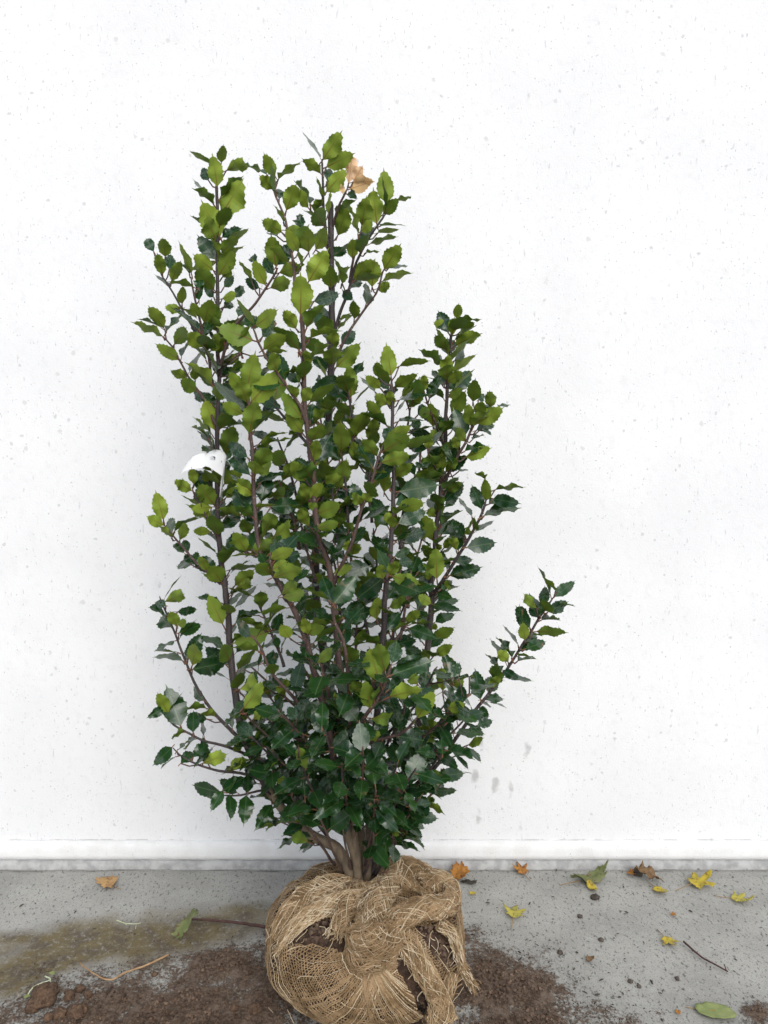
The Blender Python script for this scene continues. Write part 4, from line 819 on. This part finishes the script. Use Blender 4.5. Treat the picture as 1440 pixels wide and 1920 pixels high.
def twig_thing(label, pts, r0, r1, mat, name='twig', cat='twig', side=None):
    p3 = [G(x, y, .004)+Vector((0, 0, .003+soil_amt(*G(x, y).xy)**2*.008)) for x, y in pts]
    t = thing(name, label, cat, p3[0]); pl = spline(p3, .006); m = len(pl)
    pl = [p+Vector((nz(i*.5, r0*999), nz(i*.5, 7+r0*999), 0))*.0016 for i, p in enumerate(pl)]
    mb = MB(); mb.tube(pl, [r0+(r1-r0)*i/(m-1) for i in range(m)], 7); mb.build('shaft', mat, t)
    for s_ in side or []:
        mb = MB(); mb.tube(spline([G(x, y, .005)+Vector((0, 0, .004)) for x, y in s_], .006), r1*.8, 5); mb.build('side_shoot', mat, t)
    return t
M_TW = mat_simple('red_brown_twig', (.085, .040, .034), (.05, .028, .025), 90, .7, .4)
M_ROOT = mat_simple('pale_root', (.38, .25, .14), (.28, .17, .085), 90, .8, .4)
M_WHT = mat_simple('white_shoot', (.62, .66, .48), (.5, .56, .32), 50, .6, 0)
twig_thing('dark red brown twig lying on the concrete below the yellow leaves', [(1282, 1768), (1298, 1783), (1320, 1800), (1342, 1812), (1364, 1824)], .0022, .0014, M_TW, side=[[(1362, 1824), (1358, 1812)]])
twig_thing('pale bent root lying in a shallow V on the spilled soil', [(149, 1808), (170, 1826), (205, 1842), (235, 1828), (280, 1812), (315, 1794)], .0013, .0020, M_ROOT, 'root', 'root')
twig_thing('dark twig running from the torn grey green leaf to the root ball', [(342, 1727), (380, 1727), (430, 1731), (470, 1736), (500, 1742)], .0018, .0034, M_TW)
sd_ = twig_thing('uprooted seedling with white stem lying on crumbly soil', [(50, 1872), (62, 1857), (80, 1847), (95, 1842), (85, 1834)], .0012, .0012, M_WHT, 'seedling', 'seedling', side=[[(95, 1842), (88, 1862)]])
for (x, y, r_) in ((96, 1826, .9), (52, 1870, 2.2)):
    mb = MB(); c = G(x, y, .012)+Vector((0, 0, .002)); vs = [c+Vector((math.cos(a+r_)*.007, math.sin(a+r_)*.004, .002*math.cos(2*a))) for a in np.linspace(0, 6.28, 10)[:-1]]
    mb.add(vs, [tuple(range(9))]); mb.build('seed_leaf', LGP, sd_)
sp_ = twig_thing('small wilted green sprig on the concrete above the moss stain', [(219, 1728), (232, 1733), (250, 1735), (264, 1733)], .0008, .0005, M_WHT, 'sprig', 'sprig', side=[[(256, 1735), (254, 1745)], [(232, 1733), (238, 1738)]])
# single stones and clods large enough to pick out
def lump(name, label, cat, px, py, size_px, mat, grp=None, seed=0):
    c = G(px, py); r = size_px*((c-EYE).length)/F*.5; vs = []; fs = []; A, B = 26, 15
    for j in range(B+1):
        th = math.pi*j/B
        for i in range(A):
            ph = 2*math.pi*i/A; d = Vector((math.sin(th)*math.cos(ph), math.sin(th)*math.sin(ph), math.cos(th)*.7))
            vs.append(c+d*r*(1+.35*nz(d.x*1.6+seed, d.y*1.6, d.z*1.6)+.24*nz(d.x*4, d.y*4+seed, d.z*4)+.16*nz(d.x*10, d.y*10+seed, d.z*10))+Vector((0, 0, r*.45+soil_amt(c.x, c.y)**2*.005)))
    for j in range(B):
        for i in range(A): fs.append((j*A+i, (j+1)*A+i, (j+1)*A+(i+1) % A, j*A+(i+1) % A))
    mb = MB(); mb.add(vs, fs); t = mb.build(name, mat, None); tag(t, label, cat, grp); return t
M_CLOD = mat_simple('dry_clod', (.145, .09, .056), (.075, .046, .03), 110, .95, 1.0, .006)
lump('soil_clod', 'biggest dry brown soil clod, just below the uprooted seedling', 'clod', 80, 1880, 40, M_CLOD, None, 1)
for i, (x, y, s_) in enumerate([(130, 1872, 17), (112, 1908, 20), (146, 1905, 24), (166, 1870, 12), (60, 1896, 18), (478, 1900, 20), (440, 1896, 13), (150, 1858, 13), (290, 1830, 9), (92, 1912, 16)]):
    lump('soil_clod', 'small dry brown clod in the spilled soil left of the root ball', 'clod', x, y, s_, M_CLOD, 'clods in the spilled soil', i+3)
for i, (x, y, s_) in enumerate([(1087, 1720, 8), (1127, 1764, 8), (1198, 1851, 7), (1182, 1842, 8), (1050, 1788, 9), (1270, 1836, 7)]):
    lump('dark_clod', 'small dark clod on the concrete right of the root ball', 'clod', x, y, s_, M_GRIT, 'dark clods on the concrete', i+30)
lump('dark_lump', 'black rounded lump beneath the small yellow leaf', 'clod', 1115, 1685, 13, M_GRIT, None, 50)
lump('dark_lump', 'black lump beside the brown crumpled leaf at the wall foot', 'clod', 1196, 1640, 15, M_GRIT, None, 51)
# loose crumbs and grit
mb = MB()
k = 0
while k < 9000:
    px, py = rnd(-60, 1500), rnd(1640, 2080); c = G(px, py); s_ = soil_amt(c.x, c.y)
    if random.random() > s_**1.6: continue
    r = random.choice([rnd(.0007, .0016)]*5+[rnd(.0016, .0027)]*2+[rnd(.0025, .0042)] if s_ > .7 else [rnd(.0007, .0018)])
    clod(mb, (c.x, c.y, s_*s_*.007+r*.4), r, 0 if random.random() < .7 else 1); k += 1
mb.build('spilled_soil', [M_CRUMB, M_CLOD], None, smooth=False, kind='stuff')
bpy.data.objects['spilled_soil']['label'] = 'loose brown soil crumbs spilled round the root ball'; bpy.data.objects['spilled_soil']['category'] = 'soil'
mb = MB()
for k in range(3000):
    px, py = rnd(-60, 1500), rnd(1626, 2000); dens = .10+.9*max(0, 1-ell(px, py, 1000, 1860, 330, 170))+.25*(px > 850)
    if random.random() > dens: continue
    c = G(px, py); r = rnd(.0006, .0017) if random.random() < .93 else rnd(.002, .003)
    a = rnd(0, 3.14); d = Vector((math.cos(a), math.sin(a), 0))*r*rnd(1, 2.5)
    mb.tube([c-d+Vector((0, 0, .0022)), c+Vector((0, 0, .003)), c+d+Vector((0, 0, .0022))], [r*.3, r*.6, r*.25], 4)
mb.build('grit', M_GRIT, None, smooth=False, kind='stuff')
bpy.data.objects['grit']['label'] = 'dark grit and bark flecks scattered on the concrete'; bpy.data.objects['grit']['category'] = 'grit'
